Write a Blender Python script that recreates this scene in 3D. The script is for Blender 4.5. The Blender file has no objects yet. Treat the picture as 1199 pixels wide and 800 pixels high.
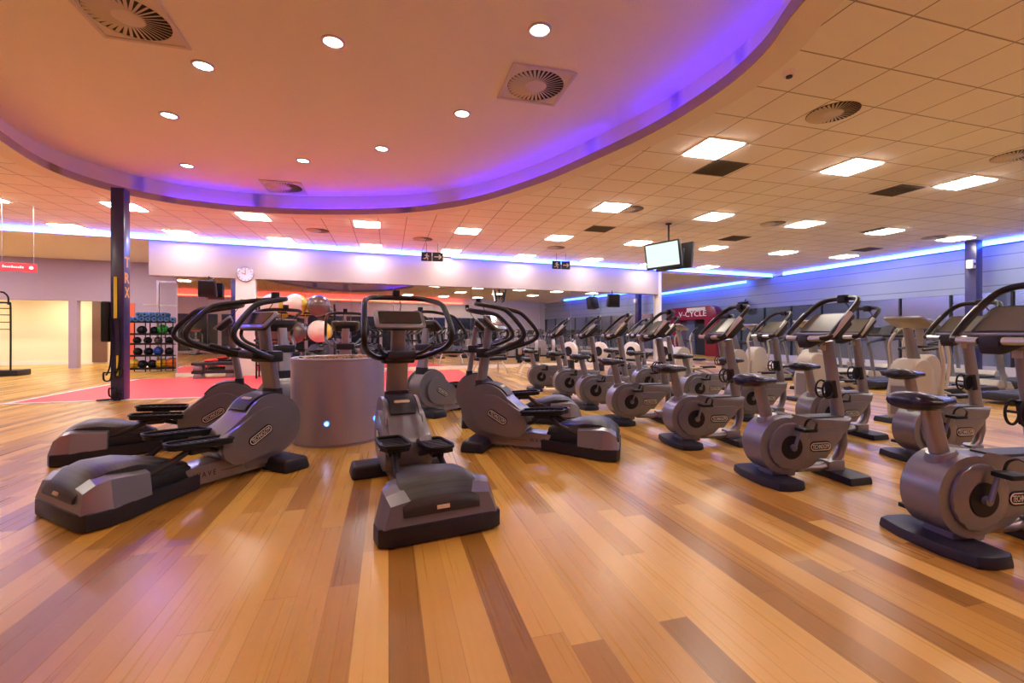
import bpy, bmesh, math, random
from mathutils import Vector, Matrix
random.seed(7)
SC = bpy.context.scene
COL = SC.collection
PI = math.pi
R = math.radians

# ------------------------------------------------------------------ camera survey
YAW = R(15.4); FPX = 525.0; HOR = 390.0; CH = 1.2
SY, CY = math.sin(YAW), math.cos(YAW)
CEIL = 3.8
def cam_xy(x, d): return (d*SY + x*CY, d*CY - x*SY)
def PD(px, py, d):
    X, Y = cam_xy((px-599.5)/FPX*d, d)
    return Vector((X, Y, CH + (HOR-py)/FPX*d))
def PZ(px, py, z):
    return PD(px, py, (z-CH)*FPX/(HOR-py))
def FL(px, py): return PZ(px, py, 0.0)

# ------------------------------------------------------------------ materials
def mat(name, col, rough=.5, metal=0.0, emit=None, strength=0.0, coat=0.0, bump=None, var=0.0, spec=.5):
    m = bpy.data.materials.new(name); m.use_nodes = True
    nt = m.node_tree; b = nt.nodes['Principled BSDF']
    b.inputs['Base Color'].default_value = (*col, 1)
    b.inputs['Roughness'].default_value = rough
    b.inputs['Metallic'].default_value = metal
    b.inputs['Coat Weight'].default_value = coat
    b.inputs['Specular IOR Level'].default_value = spec
    b.inputs['Coat Roughness'].default_value = .15
    if emit:
        b.inputs['Emission Color'].default_value = (*emit, 1)
        b.inputs['Emission Strength'].default_value = strength
    if bump or var:
        tc = nt.nodes.new('ShaderNodeTexCoord')
        nz = nt.nodes.new('ShaderNodeTexNoise')
        nz.inputs['Scale'].default_value = bump[0] if bump else 6
        nz.inputs['Detail'].default_value = 3
        nt.links.new(tc.outputs['Object'], nz.inputs['Vector'])
        if bump:
            bp = nt.nodes.new('ShaderNodeBump'); bp.inputs['Strength'].default_value = bump[1]
            bp.inputs['Distance'].default_value = .01
            nt.links.new(nz.outputs['Fac'], bp.inputs['Height']); nt.links.new(bp.outputs['Normal'], b.inputs['Normal'])
        if var:
            mr = nt.nodes.new('ShaderNodeMapRange')
            mr.inputs['To Min'].default_value = max(.02, rough-var); mr.inputs['To Max'].default_value = min(1, rough+var)
            nt.links.new(nz.outputs['Fac'], mr.inputs['Value']); nt.links.new(mr.outputs['Result'], b.inputs['Roughness'])
    return m

def node_floor():
    m = bpy.data.materials.new('timber_floor'); m.use_nodes = True
    nt = m.node_tree; N = nt.nodes; L = nt.links; b = N['Principled BSDF']
    def math_(op, a, bv=None):
        n = N.new('ShaderNodeMath'); n.operation = op
        for i, v in enumerate((a, bv)):
            if v is None: continue
            if isinstance(v, (int, float)): n.inputs[i].default_value = v
            else: L.new(v, n.inputs[i])
        return n.outputs[0]
    tc = N.new('ShaderNodeTexCoord'); sp = N.new('ShaderNodeSeparateXYZ'); L.new(tc.outputs['Object'], sp.inputs[0])
    u = math_('DIVIDE', sp.outputs[0], .135); iu = math_('FLOOR', u)
    w1 = N.new('ShaderNodeTexWhiteNoise'); w1.noise_dimensions = '1D'; L.new(iu, w1.inputs['W'])
    v = math_('ADD', math_('DIVIDE', sp.outputs[1], 1.75), math_('MULTIPLY', w1.outputs['Value'], 9.3))
    iv = math_('FLOOR', v)
    cb = N.new('ShaderNodeCombineXYZ'); L.new(iu, cb.inputs[0]); L.new(iv, cb.inputs[1])
    w2 = N.new('ShaderNodeTexWhiteNoise'); w2.noise_dimensions = '2D'; L.new(cb.outputs[0], w2.inputs['Vector'])
    # grain stretched along the boards
    cg = N.new('ShaderNodeCombineXYZ')
    L.new(math_('ADD', math_('MULTIPLY', sp.outputs[0], 55), math_('MULTIPLY', w2.outputs['Value'], 40)), cg.inputs[0])
    L.new(math_('MULTIPLY', sp.outputs[1], .8), cg.inputs[1]); L.new(iv, cg.inputs[2])
    g = N.new('ShaderNodeTexNoise'); g.inputs['Scale'].default_value = 1; g.inputs['Detail'].default_value = 5; L.new(cg.outputs[0], g.inputs['Vector'])
    tone = math_('ADD', math_('MULTIPLY', w2.outputs['Value'], .72), math_('MULTIPLY', g.outputs['Fac'], .17))
    rp = N.new('ShaderNodeValToRGB'); L.new(tone, rp.inputs[0]); cr = rp.color_ramp
    cr.elements[0].position = .08; cr.elements[0].color = (.29, .140, .024, 1)
    cr.elements[1].position = .95; cr.elements[1].color = (.78, .52, .145, 1)
    e = cr.elements.new(.30); e.color = (.45, .235, .040, 1)
    e = cr.elements.new(.58); e.color = (.60, .35, .068, 1)
    fu = math_('FRACT', u); fv = math_('FRACT', v)
    gap = math_('MAXIMUM', math_('LESS_THAN', fu, .014), math_('LESS_THAN', fv, .0018))
    mx = N.new('ShaderNodeMixRGB'); mx.inputs[2].default_value = (.16, .07, .02, 1)
    L.new(math_('MULTIPLY', gap, .6), mx.inputs[0]); L.new(rp.outputs[0], mx.inputs[1]); L.new(mx.outputs[0], b.inputs['Base Color'])
    rr = N.new('ShaderNodeMapRange'); rr.inputs['To Min'].default_value = .22; rr.inputs['To Max'].default_value = .36
    L.new(g.outputs['Fac'], rr.inputs['Value']); L.new(rr.outputs[0], b.inputs['Roughness'])
    b.inputs['Specular IOR Level'].default_value = .45
    return m

def node_tiles():
    m = bpy.data.materials.new('ceiling_tile'); m.use_nodes = True
    nt = m.node_tree; N = nt.nodes; L = nt.links; b = N['Principled BSDF']
    tc = N.new('ShaderNodeTexCoord'); mp = N.new('ShaderNodeMapping')
    mp.inputs['Location'].default_value = (-4.10+.62*10, -2.67+.60*10, 0)
    L.new(tc.outputs['Object'], mp.inputs[0])
    br = N.new('ShaderNodeTexBrick'); br.offset = 0; br.squash = 1
    br.inputs['Scale'].default_value = 1; br.inputs['Brick Width'].default_value = .625; br.inputs['Row Height'].default_value = .60
    br.inputs['Mortar Size'].default_value = .009; br.inputs['Mortar Smooth'].default_value = .3
    br.inputs['Color1'].default_value = (.93, .90, .87, 1); br.inputs['Color2'].default_value = (.89, .86, .83, 1)
    br.inputs['Mortar'].default_value = (.36, .32, .29, 1)
    L.new(mp.outputs[0], br.inputs['Vector']); L.new(br.outputs['Color'], b.inputs['Base Color'])
    b.inputs['Roughness'].default_value = .85
    return m

def node_soil():
    m = bpy.data.materials.new('bark_chips'); m.use_nodes = True
    nt = m.node_tree; N = nt.nodes; L = nt.links; b = N['Principled BSDF']
    tc = N.new('ShaderNodeTexCoord'); v = N.new('ShaderNodeTexVoronoi'); v.inputs['Scale'].default_value = 28
    L.new(tc.outputs['Object'], v.inputs['Vector'])
    rp = N.new('ShaderNodeValToRGB'); L.new(v.outputs['Color'], rp.inputs[0])
    rp.color_ramp.elements[0].color = (.10, .05, .025, 1); rp.color_ramp.elements[1].color = (.42, .26, .14, 1)
    L.new(rp.outputs[0], b.inputs['Base Color']); b.inputs['Roughness'].default_value = .9
    return m

def node_stripes(name, c1, c2, step, width, rough=.4, axis=2):
    m = bpy.data.materials.new(name); m.use_nodes = True
    nt = m.node_tree; N = nt.nodes; L = nt.links; b = N['Principled BSDF']
    tc = N.new('ShaderNodeTexCoord'); sp = N.new('ShaderNodeSeparateXYZ'); L.new(tc.outputs['Object'], sp.inputs[0])
    d = N.new('ShaderNodeMath'); d.operation = 'DIVIDE'; d.inputs[1].default_value = step; L.new(sp.outputs[axis], d.inputs[0])
    f = N.new('ShaderNodeMath'); f.operation = 'FRACT'; L.new(d.outputs[0], f.inputs[0])
    l = N.new('ShaderNodeMath'); l.operation = 'LESS_THAN'; l.inputs[1].default_value = width; L.new(f.outputs[0], l.inputs[0])
    mx = N.new('ShaderNodeMixRGB'); mx.inputs[1].default_value = (*c1, 1); mx.inputs[2].default_value = (*c2, 1)
    L.new(l.outputs[0], mx.inputs[0]); L.new(mx.outputs[0], b.inputs['Base Color']); b.inputs['Roughness'].default_value = rough
    return m

M = dict(
    floor=node_floor(), tile=node_tiles(), soil=node_soil(),
    plaster=mat('plaster_ceiling', (.85, .79, .74), .8, bump=(30, .04)),
    lip=mat('painted_lip', (.42, .33, .33), .6),
    white=mat('white_wall_paint', (.80, .76, .74), .7, bump=(40, .04)),
    bulk=mat('pink_white_bulkhead', (.45, .38, .37), .75, bump=(40, .04)),
    lav=mat('lavender_wall_paint', (.40, .32, .45), .7, bump=(40, .04)),
    cream=mat('cream_wall_paint', (.80, .74, .58), .7),
    brown=mat('brown_wall_panel', (.14, .07, .05), .5),
    mirror=mat('mirror_silver', (.66, .64, .64), .015, 1.0),
    alu=mat('aluminium', (.55, .54, .54), .35, 1.0, var=.08),
    silver=mat('silver_grey_shell', (.175, .178, .218), .34, .3, coat=.25, var=.04),
    silver2=mat('pale_silver_trim', (.26, .26, .305), .3, .5, coat=.2),
    tubegrey=mat('satin_grey_tube', (.25, .245, .30), .32, .6),
    dark=mat('dark_navy_plastic', (.020, .020, .034), .42, var=.06, spec=.3),
    black=mat('black_rubber', (.008, .008, .012), .5, var=.08, spec=.3),
    grip=mat('black_grip_foam', (.010, .010, .016), .36, spec=.4),
    charcoal=mat('charcoal_plastic', (.030, .030, .038), .45, var=.06, spec=.3),
    ribs=node_stripes('ribbed_charcoal', (.030, .030, .038), (.020, .020, .026), .028, .25, .42, 0),
    seat=mat('navy_vinyl', (.008, .008, .028), .25, spec=.5),
    screen=mat('dark_screen', (.02, .022, .024), .12, coat=.5),
    screenlit=mat('grey_lcd_screen', (.13, .14, .115), .28, coat=.2),
    logo=mat('white_print', (.75, .75, .75), .5),
    beige=mat('beige_shell', (.44, .40, .35), .4, .05, coat=.2, var=.05),
    red=mat('red_rubber_floor', (.72, .055, .06), .55, var=.05),
    redpaint=mat('red_paint', (.26, .012, .04), .35, coat=.3),
    orange=mat('orange_paint', (.75, .13, .06), .5),
    line=mat('white_line_paint', (.75, .72, .68), .5),
    postblue=mat('navy_post_paint', (.025, .022, .12), .3, coat=.3),
    gold=mat('gold_lettering', (.75, .42, .10), .5), palegold=mat('pale_gold_badge', (.50, .46, .32), .4),
    yellow=mat('yellow_webbing', (.78, .70, .06), .7),
    planter=mat('brushed_planter_metal', (.40, .37, .50), .40, .6, var=.06),
    bluelens=mat('blue_led_lens', (.2, .4, 1), .3, emit=(.02, .14, 1.0), strength=5),
    bluecore=mat('white_led_core', (.8, .9, 1), .3, emit=(.6, .85, 1.0), strength=40),
    panel=mat('lamp_diffuser', (.9, .9, .85), .5, emit=(1.0, .92, .80), strength=24),
    down=mat('downlight_lens', (.9, .85, .7), .5, emit=(1.0, .80, .54), strength=16),
    led=mat('blue_led_strip', (.4, .5, 1), .4, emit=(.034, .115, 1.0), strength=15),
    ledoval=mat('violet_led_strip', (.3, .2, 1), .4, emit=(.040, .012, 1.0), strength=15),
    ledred=mat('red_led_strip', (1, .2, .1), .4, emit=(1.0, .06, .025), strength=14),
    tvscreen=mat('lit_television_screen', (.1, .1, .1), .2, emit=(.56, .78, .68), strength=.95),
    signred=mat('lit_red_sign', (.7, .05, .07), .4, emit=(.9, .05, .08), strength=.5),
    signwhite=mat('white_sign_print', (.8, .8, .8), .5, emit=(1, .9, .9), strength=.5),
    grille=mat('vent_metal', (.66, .60, .55), .6),
    ventdark=mat('vent_recess', (.035, .03, .028), .8),
    ventgrey=mat('grey_ceiling_grille', (.14, .12, .11), .6),
    bluefoam=mat('blue_foam', (.06, .20, .48), .7),
    green=mat('green_rubber', (.04, .55, .06), .45), blue=mat('blue_rubber', (.02, .09, .50), .45),
    yel=mat('yellow_rubber', (.80, .58, .03), .45), org=mat('orange_rubber', (.80, .20, .02), .45),
    ballbrown=mat('brown_vinyl_ball', (.13, .09, .09), .22, coat=.4), ballgrey=mat('grey_vinyl_ball', (.12, .11, .10), .2, coat=.4),
    ballwhite=mat('white_vinyl_ball', (.72, .66, .62), .3), ballyellow=mat('yellow_vinyl_panel', (.75, .62, .06), .3),
    clockface=mat('clock_face', (.72, .72, .85), .3), 
    louvre=node_stripes('blue_grey_cladding', (.36, .44, .58), (.20, .25, .36), .42, .07, .35),
    glass=mat('blue_tinted_glass', (.36, .44, .58), .22, .8), bluewall=mat('pale_blue_wall', (.62, .62, .76), .6),
    rednote=mat('red_cloth', (.65, .05, .04), .8), tread=mat('treadmill_belt', (.02, .02, .022), .6),
    darkglass=mat('dark_glazing', (.03, .035, .045), .08, coat=.5),
)

# ------------------------------------------------------------------ mesh builder
class MB:
    def __init__(s): s.bm = bmesh.new()
    def _bevel(s, verts, w, seg=2, edges=None):
        if w <= 0: return
        es = edges or list({e for v in verts for e in v.link_edges})
        bmesh.ops.bevel(s.bm, geom=es, offset=w, segments=seg, profile=.6, affect='EDGES', clamp_overlap=True)
    def box(s, c, size, rot=None, bevel=0.0, seg=2, taper=None):
        M4 = Matrix.Translation(c) @ (rot.to_4x4() if rot else Matrix.Identity(4))
        vs = []
        for z in (-1, 1):
            t = taper if (taper and z == 1) else (1, 1)
            for y in (-1, 1):
                for x in (-1, 1):
                    vs.append(s.bm.verts.new(M4 @ Vector((x*size[0]/2*t[0], y*size[1]/2*t[1], z*size[2]/2))))
        f = [(0, 2, 3, 1), (4, 5, 7, 6), (0, 1, 5, 4), (2, 6, 7, 3), (0, 4, 6, 2), (1, 3, 7, 5)]
        for a in f: s.bm.faces.new([vs[i] for i in a])
        s._bevel(vs, bevel, seg); return s
    def prism(s, poly, o, ax, ay, n, depth, bevel=0.0, seg=2, top=1.0):
        """poly (2D) placed at o with axes ax, ay, extruded along n"""
        o, ax, ay, n = Vector(o), Vector(ax), Vector(ay), Vector(n)
        cx = sum(p[0] for p in poly)/len(poly); cy = sum(p[1] for p in poly)/len(poly)
        a = [s.bm.verts.new(o + ax*p[0] + ay*p[1]) for p in poly]
        q = [(cx+(p[0]-cx)*top, cy+(p[1]-cy)*top) for p in poly]
        b = [s.bm.verts.new(o + ax*p[0] + ay*p[1] + n*depth) for p in q]
        flip = ax.cross(ay).dot(n) < 0
        area = sum(poly[i-1][0]*poly[i][1]-poly[i][0]*poly[i-1][1] for i in range(len(poly)))
        if area < 0: flip = not flip
        k = len(poly)
        fa = s.bm.faces.new(a if flip else a[::-1]); fb = s.bm.faces.new(b[::-1] if flip else b)
        for i in range(k):
            j = (i+1) % k
            q4 = [a[i], a[j], b[j], b[i]]
            s.bm.faces.new(q4[::-1] if flip else q4)
        if bevel > 0: s._bevel(None, bevel, seg, edges=list(set(fa.edges) | set(fb.edges)))
        return s
    def side(s, poly, y0, y1, bevel=0.0, seg=2, top=1.0):       # polygon in x,z extruded along y
        return s.prism(poly, (0, y0, 0), (1, 0, 0), (0, 0, 1), (0, 1 if y1 > y0 else -1, 0), abs(y1-y0), bevel, seg, top)
    def plan(s, poly, z0, z1, bevel=0.0, seg=2, top=1.0):       # polygon in x,y extruded up
        return s.prism(poly, (0, 0, z0), (1, 0, 0), (0, 1, 0), (0, 0, 1), z1-z0, bevel, seg, top)
    def loft(s, rings, cap=True):
        vr = [[s.bm.verts.new(p) for p in r] for r in rings]; k = len(vr[0])
        for a, b in zip(vr, vr[1:]):
            for i in range(k):
                j = (i+1) % k
                s.bm.faces.new((a[i], a[j], b[j], b[i]))
        if cap:
            s.bm.faces.new(vr[0][::-1]); s.bm.faces.new(vr[-1])
        return s
    def tube(s, pts, r, n=10, closed=False, ell=None, up=None):
        pts = [Vector(p) for p in pts]; k = len(pts); rings = []
        rs = r if isinstance(r, (list, tuple)) else [r]*k
        prev = None
        for i, p in enumerate(pts):
            if closed: t = (pts[(i+1) % k]-pts[i-1]).normalized()
            else: t = (pts[min(i+1, k-1)]-pts[max(i-1, 0)]).normalized()
            if prev is None:
                a = Vector(up) if up else (Vector((0, 0, 1)) if abs(t.z) < .9 else Vector((0, 1, 0)))
            else: a = prev
            a = (a - t*a.dot(t)).normalized(); prev = a
            b = t.cross(a)
            e = ell or (1, 1)
            rings.append([p + a*math.cos(2*PI*j/n)*rs[i]*e[0] + b*math.sin(2*PI*j/n)*rs[i]*e[1] for j in range(n)])
        if closed:
            s.loft(rings + [rings[0]], cap=False)
        else: s.loft(rings)
        return s
    def lathe(s, prof, c=(0, 0, 0), n=32, axis='z', cap=True):
        c = Vector(c); rings = []
        for r, h in prof:
            ring = []
            for j in range(n):
                a = 2*PI*j/n; u, v = r*math.cos(a), r*math.sin(a)
                ring.append(c + (Vector((u, v, h)) if axis == 'z' else Vector((v, h, u)) if axis == 'y' else Vector((h, u, v))))
            rings.append(ring)
        return s.loft(rings, cap)
    def ball(s, c, r, n=20, sc=(1, 1, 1)):
        bmesh.ops.create_uvsphere(s.bm, u_segments=n, v_segments=n//2+2, radius=r, matrix=Matrix.Translation(c) @ Matrix.Diagonal((*sc, 1)))
        return s
    def mesh(s, name, m, angle=35):
        bmesh.ops.remove_doubles(s.bm, verts=s.bm.verts, dist=1e-5)
        bmesh.ops.recalc_face_normals(s.bm, faces=s.bm.faces)
        me = bpy.data.meshes.new(name); s.bm.to_mesh(me); s.bm.free()
        me.materials.append(m)
        for p in me.polygons: p.use_smooth = True
        me.set_sharp_from_angle(angle=R(angle))
        return me
    def build(s, name, m, parent=None, angle=35, label=None):
        o = bpy.data.objects.new(name, s.mesh(name, m, angle)); COL.objects.link(o)
        if parent: o.parent = parent
        if label: o['label'] = label
        return o

def thing(name, label, cat, loc=(0, 0, 0), rz=0.0, group=None):
    o = bpy.data.objects.new(name, None); COL.objects.link(o); o.empty_display_size = .2
    o.location = loc; o.rotation_euler = (0, 0, rz)
    return tag(o, label, cat, group)
def tag(o, label, cat, group=None):
    o['label'] = label; o['category'] = cat
    if group: o['group'] = group
    return o
def struct(o): o['kind'] = 'structure'; return o
def dup(root, loc, rz, label, group=None):
    r = root.copy(); COL.objects.link(r); r.location = loc; r.rotation_euler = (0, 0, rz); r['label'] = label
    if group: r['group'] = group
    for ch in root.children:
        c = ch.copy(); COL.objects.link(c); c.parent = r
        for g in ch.children:
            d = g.copy(); COL.objects.link(d); d.parent = c
    return r
def smooth(pts, n=5, closed=False):
    P = [Vector(p) for p in pts]; k = len(P); out = []
    rng = range(k) if closed else range(k-1)
    for i in rng:
        if closed: a, b, c, d = P[i-1], P[i], P[(i+1) % k], P[(i+2) % k]
        else: a, b, c, d = P[max(i-1, 0)], P[i], P[i+1], P[min(i+2, k-1)]
        for j in range(n):
            t = j/n
            out.append(.5*((2*b)+(c-a)*t+(2*a-5*b+4*c-d)*t*t+(3*b-3*c+d-a)*t**3))
    if not closed: out.append(P[-1])
    return out
def arc(cx, cy, r, a0, a1, n=12):
    return [(cx+r*math.cos(R(a0+(a1-a0)*i/n)), cy+r*math.sin(R(a0+(a1-a0)*i/n))) for i in range(n+1)]
def hull2(c1, r1, c2, r2, n=14):
    """outline around two circles"""
    dx, dy = c2[0]-c1[0], c2[1]-c1[1]; L = math.hypot(dx, dy); th = math.degrees(math.atan2(dy, dx))
    ph = math.degrees(math.acos((r1-r2)/L))
    return arc(*c1, r1, th+ph, th+360-ph, n*2) + arc(*c2, r2, th-ph, th+ph, n)
def stadium(cx, cy, w, h, ang=0, n=8):
    r = h/2; p = arc(w/2-r, 0, r, -90, 90, n) + arc(-w/2+r, 0, r, 90, 270, n)
    c, s_ = math.cos(R(ang)), math.sin(R(ang))
    return [(cx+x*c-y*s_, cy+x*s_+y*c) for x, y in p]
def rrect(w, h, r, n=4, cx=0, cy=0):
    p = []
    for sx, sy, a in ((1, 1, 0), (-1, 1, 90), (-1, -1, 180), (1, -1, 270)):
        p += arc(cx+sx*(w/2-r), cy+sy*(h/2-r), r, a, a+90, n)
    return p
_FONTS = {}
def text_into(mb, s, o, ax, ay, width=None, height=None, depth=.002, bold=0):
    """adds the letters of s as solid shapes, laid on axes ax (reading) and ay (up)"""
    key = s
    if key not in _FONTS:
        cu = bpy.data.curves.new('t', 'FONT'); cu.body = s; cu.extrude = .02; cu.resolution_u = 2; cu.offset = bold
        ob = bpy.data.objects.new('t', cu); COL.objects.link(ob)
        dg = bpy.context.evaluated_depsgraph_get()
        me = bpy.data.meshes.new_from_object(ob.evaluated_get(dg))
        vs = [v.co.copy() for v in me.vertices]; fs = [list(p.vertices) for p in me.polygons]
        bpy.data.objects.remove(ob); bpy.data.curves.remove(cu); bpy.data.meshes.remove(me)
        _FONTS[key] = (vs, fs)
    vs, fs = _FONTS[key]
    x0, x1 = min(v.x for v in vs), max(v.x for v in vs); y0, y1 = min(v.y for v in vs), max(v.y for v in vs)
    kx = width/(x1-x0) if width else height/(y1-y0); ky = height/(y1-y0) if height else kx
    o, ax, ay = Vector(o), Vector(ax).normalized(), Vector(ay).normalized(); n = ax.cross(ay)
    nv = [mb.bm.verts.new(o + ax*((v.x-(x0+x1)/2)*kx) + ay*((v.y-(y0+y1)/2)*ky) + n*((v.z+.02)/.04*depth)) for v in vs]
    for f in fs:
        try: mb.bm.faces.new([nv[i] for i in f])
        except ValueError: pass
    return mb

ORD = ['first', 'second', 'third', 'fourth', 'fifth', 'sixth', 'seventh', 'eighth', 'ninth', 'tenth', 'eleventh', 'twelfth']

# ================================================================== SETTING
BW0 = Vector((-4.05, 14.4)); BS = .0973                       # back wall line
BD = Vector((1, BS)).normalized(); BN = Vector((BD.y, -BD.x))   # along, towards the room
def back_y(X): return BW0.y + BS*(X-BW0.x)
def hit_line(px, p0, dr):
    """plan point where the sight line through column px meets the plan line p0 + t*dr"""
    u = (px-599.5)/FPX; v = Vector(cam_xy(u, 1.0)); n = Vector((dr[1], -dr[0]))
    d = Vector(p0).dot(n)/v.dot(n)
    return v*d, d
def slab(name, p0, p1, z0, z1, th, m, kind=True, out=None):
    """upright slab from plan point p0 to p1; out = thickness direction"""
    mb = MB(); p0, p1 = Vector(p0), Vector(p1); d = (p1-p0).normalized(); n = out or Vector((-d.y, d.x))
    mb.plan([p0, p1, p1+n*th, p0+n*th], z0, z1)
    o = mb.build(name, m)
    return struct(o) if kind else o

XR = 16.45
fl = struct(MB().box((0, 13, -.05), (44, 36, .1)).build('floor', M['floor']))

# oval opening of the ceiling
OV = [(3.13, 2.77), (3.36, 3.4), (3.43, 4.1), (3.30, 5.1), (2.98, 6.15), (2.45, 7.5), (1.55, 8.95), (.36, 9.92), (-1.0, 10.45),
      (-2.3, 10.72), (-3.4, 10.68), (-4.4, 10.3), (-5.0, 9.6), (-5.2, 8.7), (-5.0, 7.5), (-4.6, 6.1), (-3.9, 4.2), (-2.9, 2.2), (-1.6, .5),
      (-.2, -.5), (1.2, -.5), (2.3, .3), (2.85, 1.5)]
OVC = [Vector((p.x, p.y)) for p in smooth([(x, y, 0) for x, y in OV], 5, closed=True)]
def offs(c, d):
    out = []; k = len(c); ar = sum(c[i-1].x*c[i].y-c[i].x*c[i-1].y for i in range(k))
    for i in range(k):
        t = (c[(i+1) % k]-c[i-1]).normalized(); n = Vector((t.y, -t.x))*(1 if ar > 0 else -1)
        out.append(c[i]+n*d)
    return out
OVB = offs(OVC, .17)
def holed(outer, hole, z, th):
    bm = bmesh.new()
    a = [bm.verts.new((p[0], p[1], z)) for p in outer]; b = [bm.verts.new((p[0], p[1], z)) for p in hole]
    es = [bm.edges.new((a[i], a[i-1])) for i in range(len(a))] + [bm.edges.new((b[i], b[i-1])) for i in range(len(b))]
    bmesh.ops.triangle_fill(bm, edges=es, use_beauty=True)
    r = bmesh.ops.extrude_face_region(bm, geom=list(bm.faces))
    bmesh.ops.translate(bm, verts=[v for v in r['geom'] if isinstance(v, bmesh.types.BMVert)], vec=(0, 0, th))
    mb = MB(); mb.bm.free(); mb.bm = bm
    return mb
PB = lambda X, off=0: (X, back_y(X)-off)
outer = [(-20, -3.3), (XR+.3, -3.3), (XR+.3, back_y(XR+.3)), (-20, back_y(-20))]
struct(holed(outer, OVB, CEIL+.1, .06).build('ceiling_slab', M['white']))
struct(holed(outer, OVC, CEIL, .1).build('ceiling', M['tile']))
mb = MB()                                                         # upright walls of the oval recess
k = len(OVC)
for (ring, z0, z1, th) in ((OVB, CEIL+.10, CEIL+.44, .05),):
    o2 = offs(ring, th)
    for i in range(k):
        j = (i+1) % k
        mb.loft([[Vector((*ring[i], z0)), Vector((*ring[j], z0)), Vector((*o2[j], z0)), Vector((*o2[i], z0))],
                 [Vector((*ring[i], z1)), Vector((*ring[j], z1)), Vector((*o2[j], z1)), Vector((*o2[i], z1))]])
struct(mb.build('trim_1', M['plaster']))
mb = MB(); o2 = offs(OVC, -.012); o3 = offs(OVC, -.0)
for i in range(k):
    j = (i+1) % k
    mb.loft([[Vector((*o2[i], CEIL-.012)), Vector((*o2[j], CEIL-.012)), Vector((*o3[j], CEIL-.012)), Vector((*o3[i], CEIL-.012))],
             [Vector((*o2[i], CEIL+.112)), Vector((*o2[j], CEIL+.112)), Vector((*o3[j], CEIL+.112)), Vector((*o3[i], CEIL+.112))]])
struct(mb.build('trim_2', M['lip']))
mb = MB(); mb.plan([tuple(p) for p in offs(OVC, .3)], CEIL+.44, CEIL+.5)
struct(mb.build('ceiling_recess', M['plaster']))
# smooth plaster border around the oval, flush under the tiles
bord = offs(OVC, .30)
struct(holed([tuple(p) for p in bord], [tuple(p) for p in OVC], CEIL-.012, .012).build('trim_3', M['plaster']))
# hidden violet strip on the ledge of the oval
OVL = offs(OVC, .146)
seg = []
def led_runs():
    i0 = min(range(k), key=lambda i: (OVL[i]-Vector((2.5, .6))).length)
    i1 = min(range(k), key=lambda i: (OVL[i]-Vector((-4.35, 10.45))).length)
    return [i0+j for j in range((i1-i0) % k+1)]
run = led_runs()
chunks = [run[a:a+13] for a in range(0, len(run)-4, 14)]
for c in chunks:
    mb = MB().tube([Vector((*OVL[i % k], CEIL+.116)) for i in c], .014, 6)
    o = mb.build('trim_4', M['ledoval']); struct(o)

# back bulkhead with the blue strip
xl, xr = -6.15, 10.33
def bpt(X, off=0): return Vector((X, back_y(X))) + BN*off
slab('wall_back', bpt(xl, .16), bpt(xr, .16), 2.74, 3.78, .4, M['bulk'], out=-BN)
slab('wall_back_lower', bpt(-5.6, -.02), bpt(xr, -.02), 0, 3.7, .2, M['white'], out=-BN)
slab('trim_5', bpt(-19, .30), bpt(XR, .30), 3.70, 3.79, .5, M['white'], out=-BN)      # shelf carrying the strip
def led_bar(name, p0, p1, z, m, h=.05, n=None):
    d = (p1-p0).normalized(); nn = n or Vector((d.y, -d.x))
    return struct(MB().plan([p0, p1, p1+nn*.03, p0+nn*.03], z, z+h).build(name, m))
gapX = [(-19, 1.1), (1.95, 6.2), (6.3, XR-.1)]
for a, b in gapX: led_bar('trim_6', bpt(a, .31), bpt(b, .31), 3.665, M['led'], .12, BN)
# soffit and left recess
slab('ceiling_soffit', bpt(-19.5, -.2), bpt(-5.55, -.2), 3.70, 3.78, 6.0, M['white'], out=-BN)
slab('ceiling_hall', bpt(10.0, -.2), bpt(17.0, -.2), 3.66, 3.78, 16.0, M['white'], out=-BN)
LW0 = Vector((-10.4, 18.6)); LWN = Vector((-BD.y, BD.x))
def lw(px): return hit_line(px, LW0, BD)[0]
a0, a1, b0, b1 = lw(-60), lw(80), lw(90), lw(151)
struct(MB().plan([lw(80), lw(90), lw(90)+LWN*.25, lw(80)+LWN*.25], 0, 2.3).build('wall_left', M['lav']))
e0 = Vector((-5.6, LW0.y+BS*(-5.6-LW0.x)))
slab('wall_left_end', b1, e0, 0, 2.3, .25, M['lav'], out=LWN)
slab('wall_left_upper', LW0-BD*11, e0, 2.3, 3.75, .25, M['lav'], out=LWN)
slab('wall_return', (-5.6, back_y(-5.6)+.02), (-5.6, e0.y+3), 0, 3.75, .15, M['lav'], out=Vector((1, 0)))
# cream room behind the openings
q0, q1 = LW0-BD*14+LWN*2.6, e0+LWN*2.6
slab('wall_far', q0, q1, 0, 2.9, .1, M['cream'], out=LWN)
slab('ceiling_far_room', LW0-BD*14+LWN*.2, e0+LWN*.2, 2.75, 2.85, 2.7, M['white'], out=LWN)
slab('baseboard_far', q0-LWN*.02, q1-LWN*.02, 0, .12, .02, M['white'], out=LWN)
dd = hit_line(109, q0, BD)[0], hit_line(126, q0, BD)[0]
slab('door_1', dd[0]-LWN*.08, dd[1]-LWN*.08, .06, 2.42, .06, M['brown'], out=LWN)
slab('trim_7', lw(151)-LWN*.03, lw(158)-LWN*.03, 0, 2.25, .03, M['orange'], out=LWN)
slab('wall_west', (-19.5, -3.2), (-19.5, 22), 0, 3.8, .2, M['lav'], out=Vector((-1, 0)))
# clock pillar between the mirrors
pl, pr = hit_line(277, bpt(0), BD)[0], hit_line(300, bpt(0), BD)[0]
slab('wall_pillar', pl+BN*.14, pr+BN*.14, 0, 2.74, .16, M['white'], out=-BN)
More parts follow.
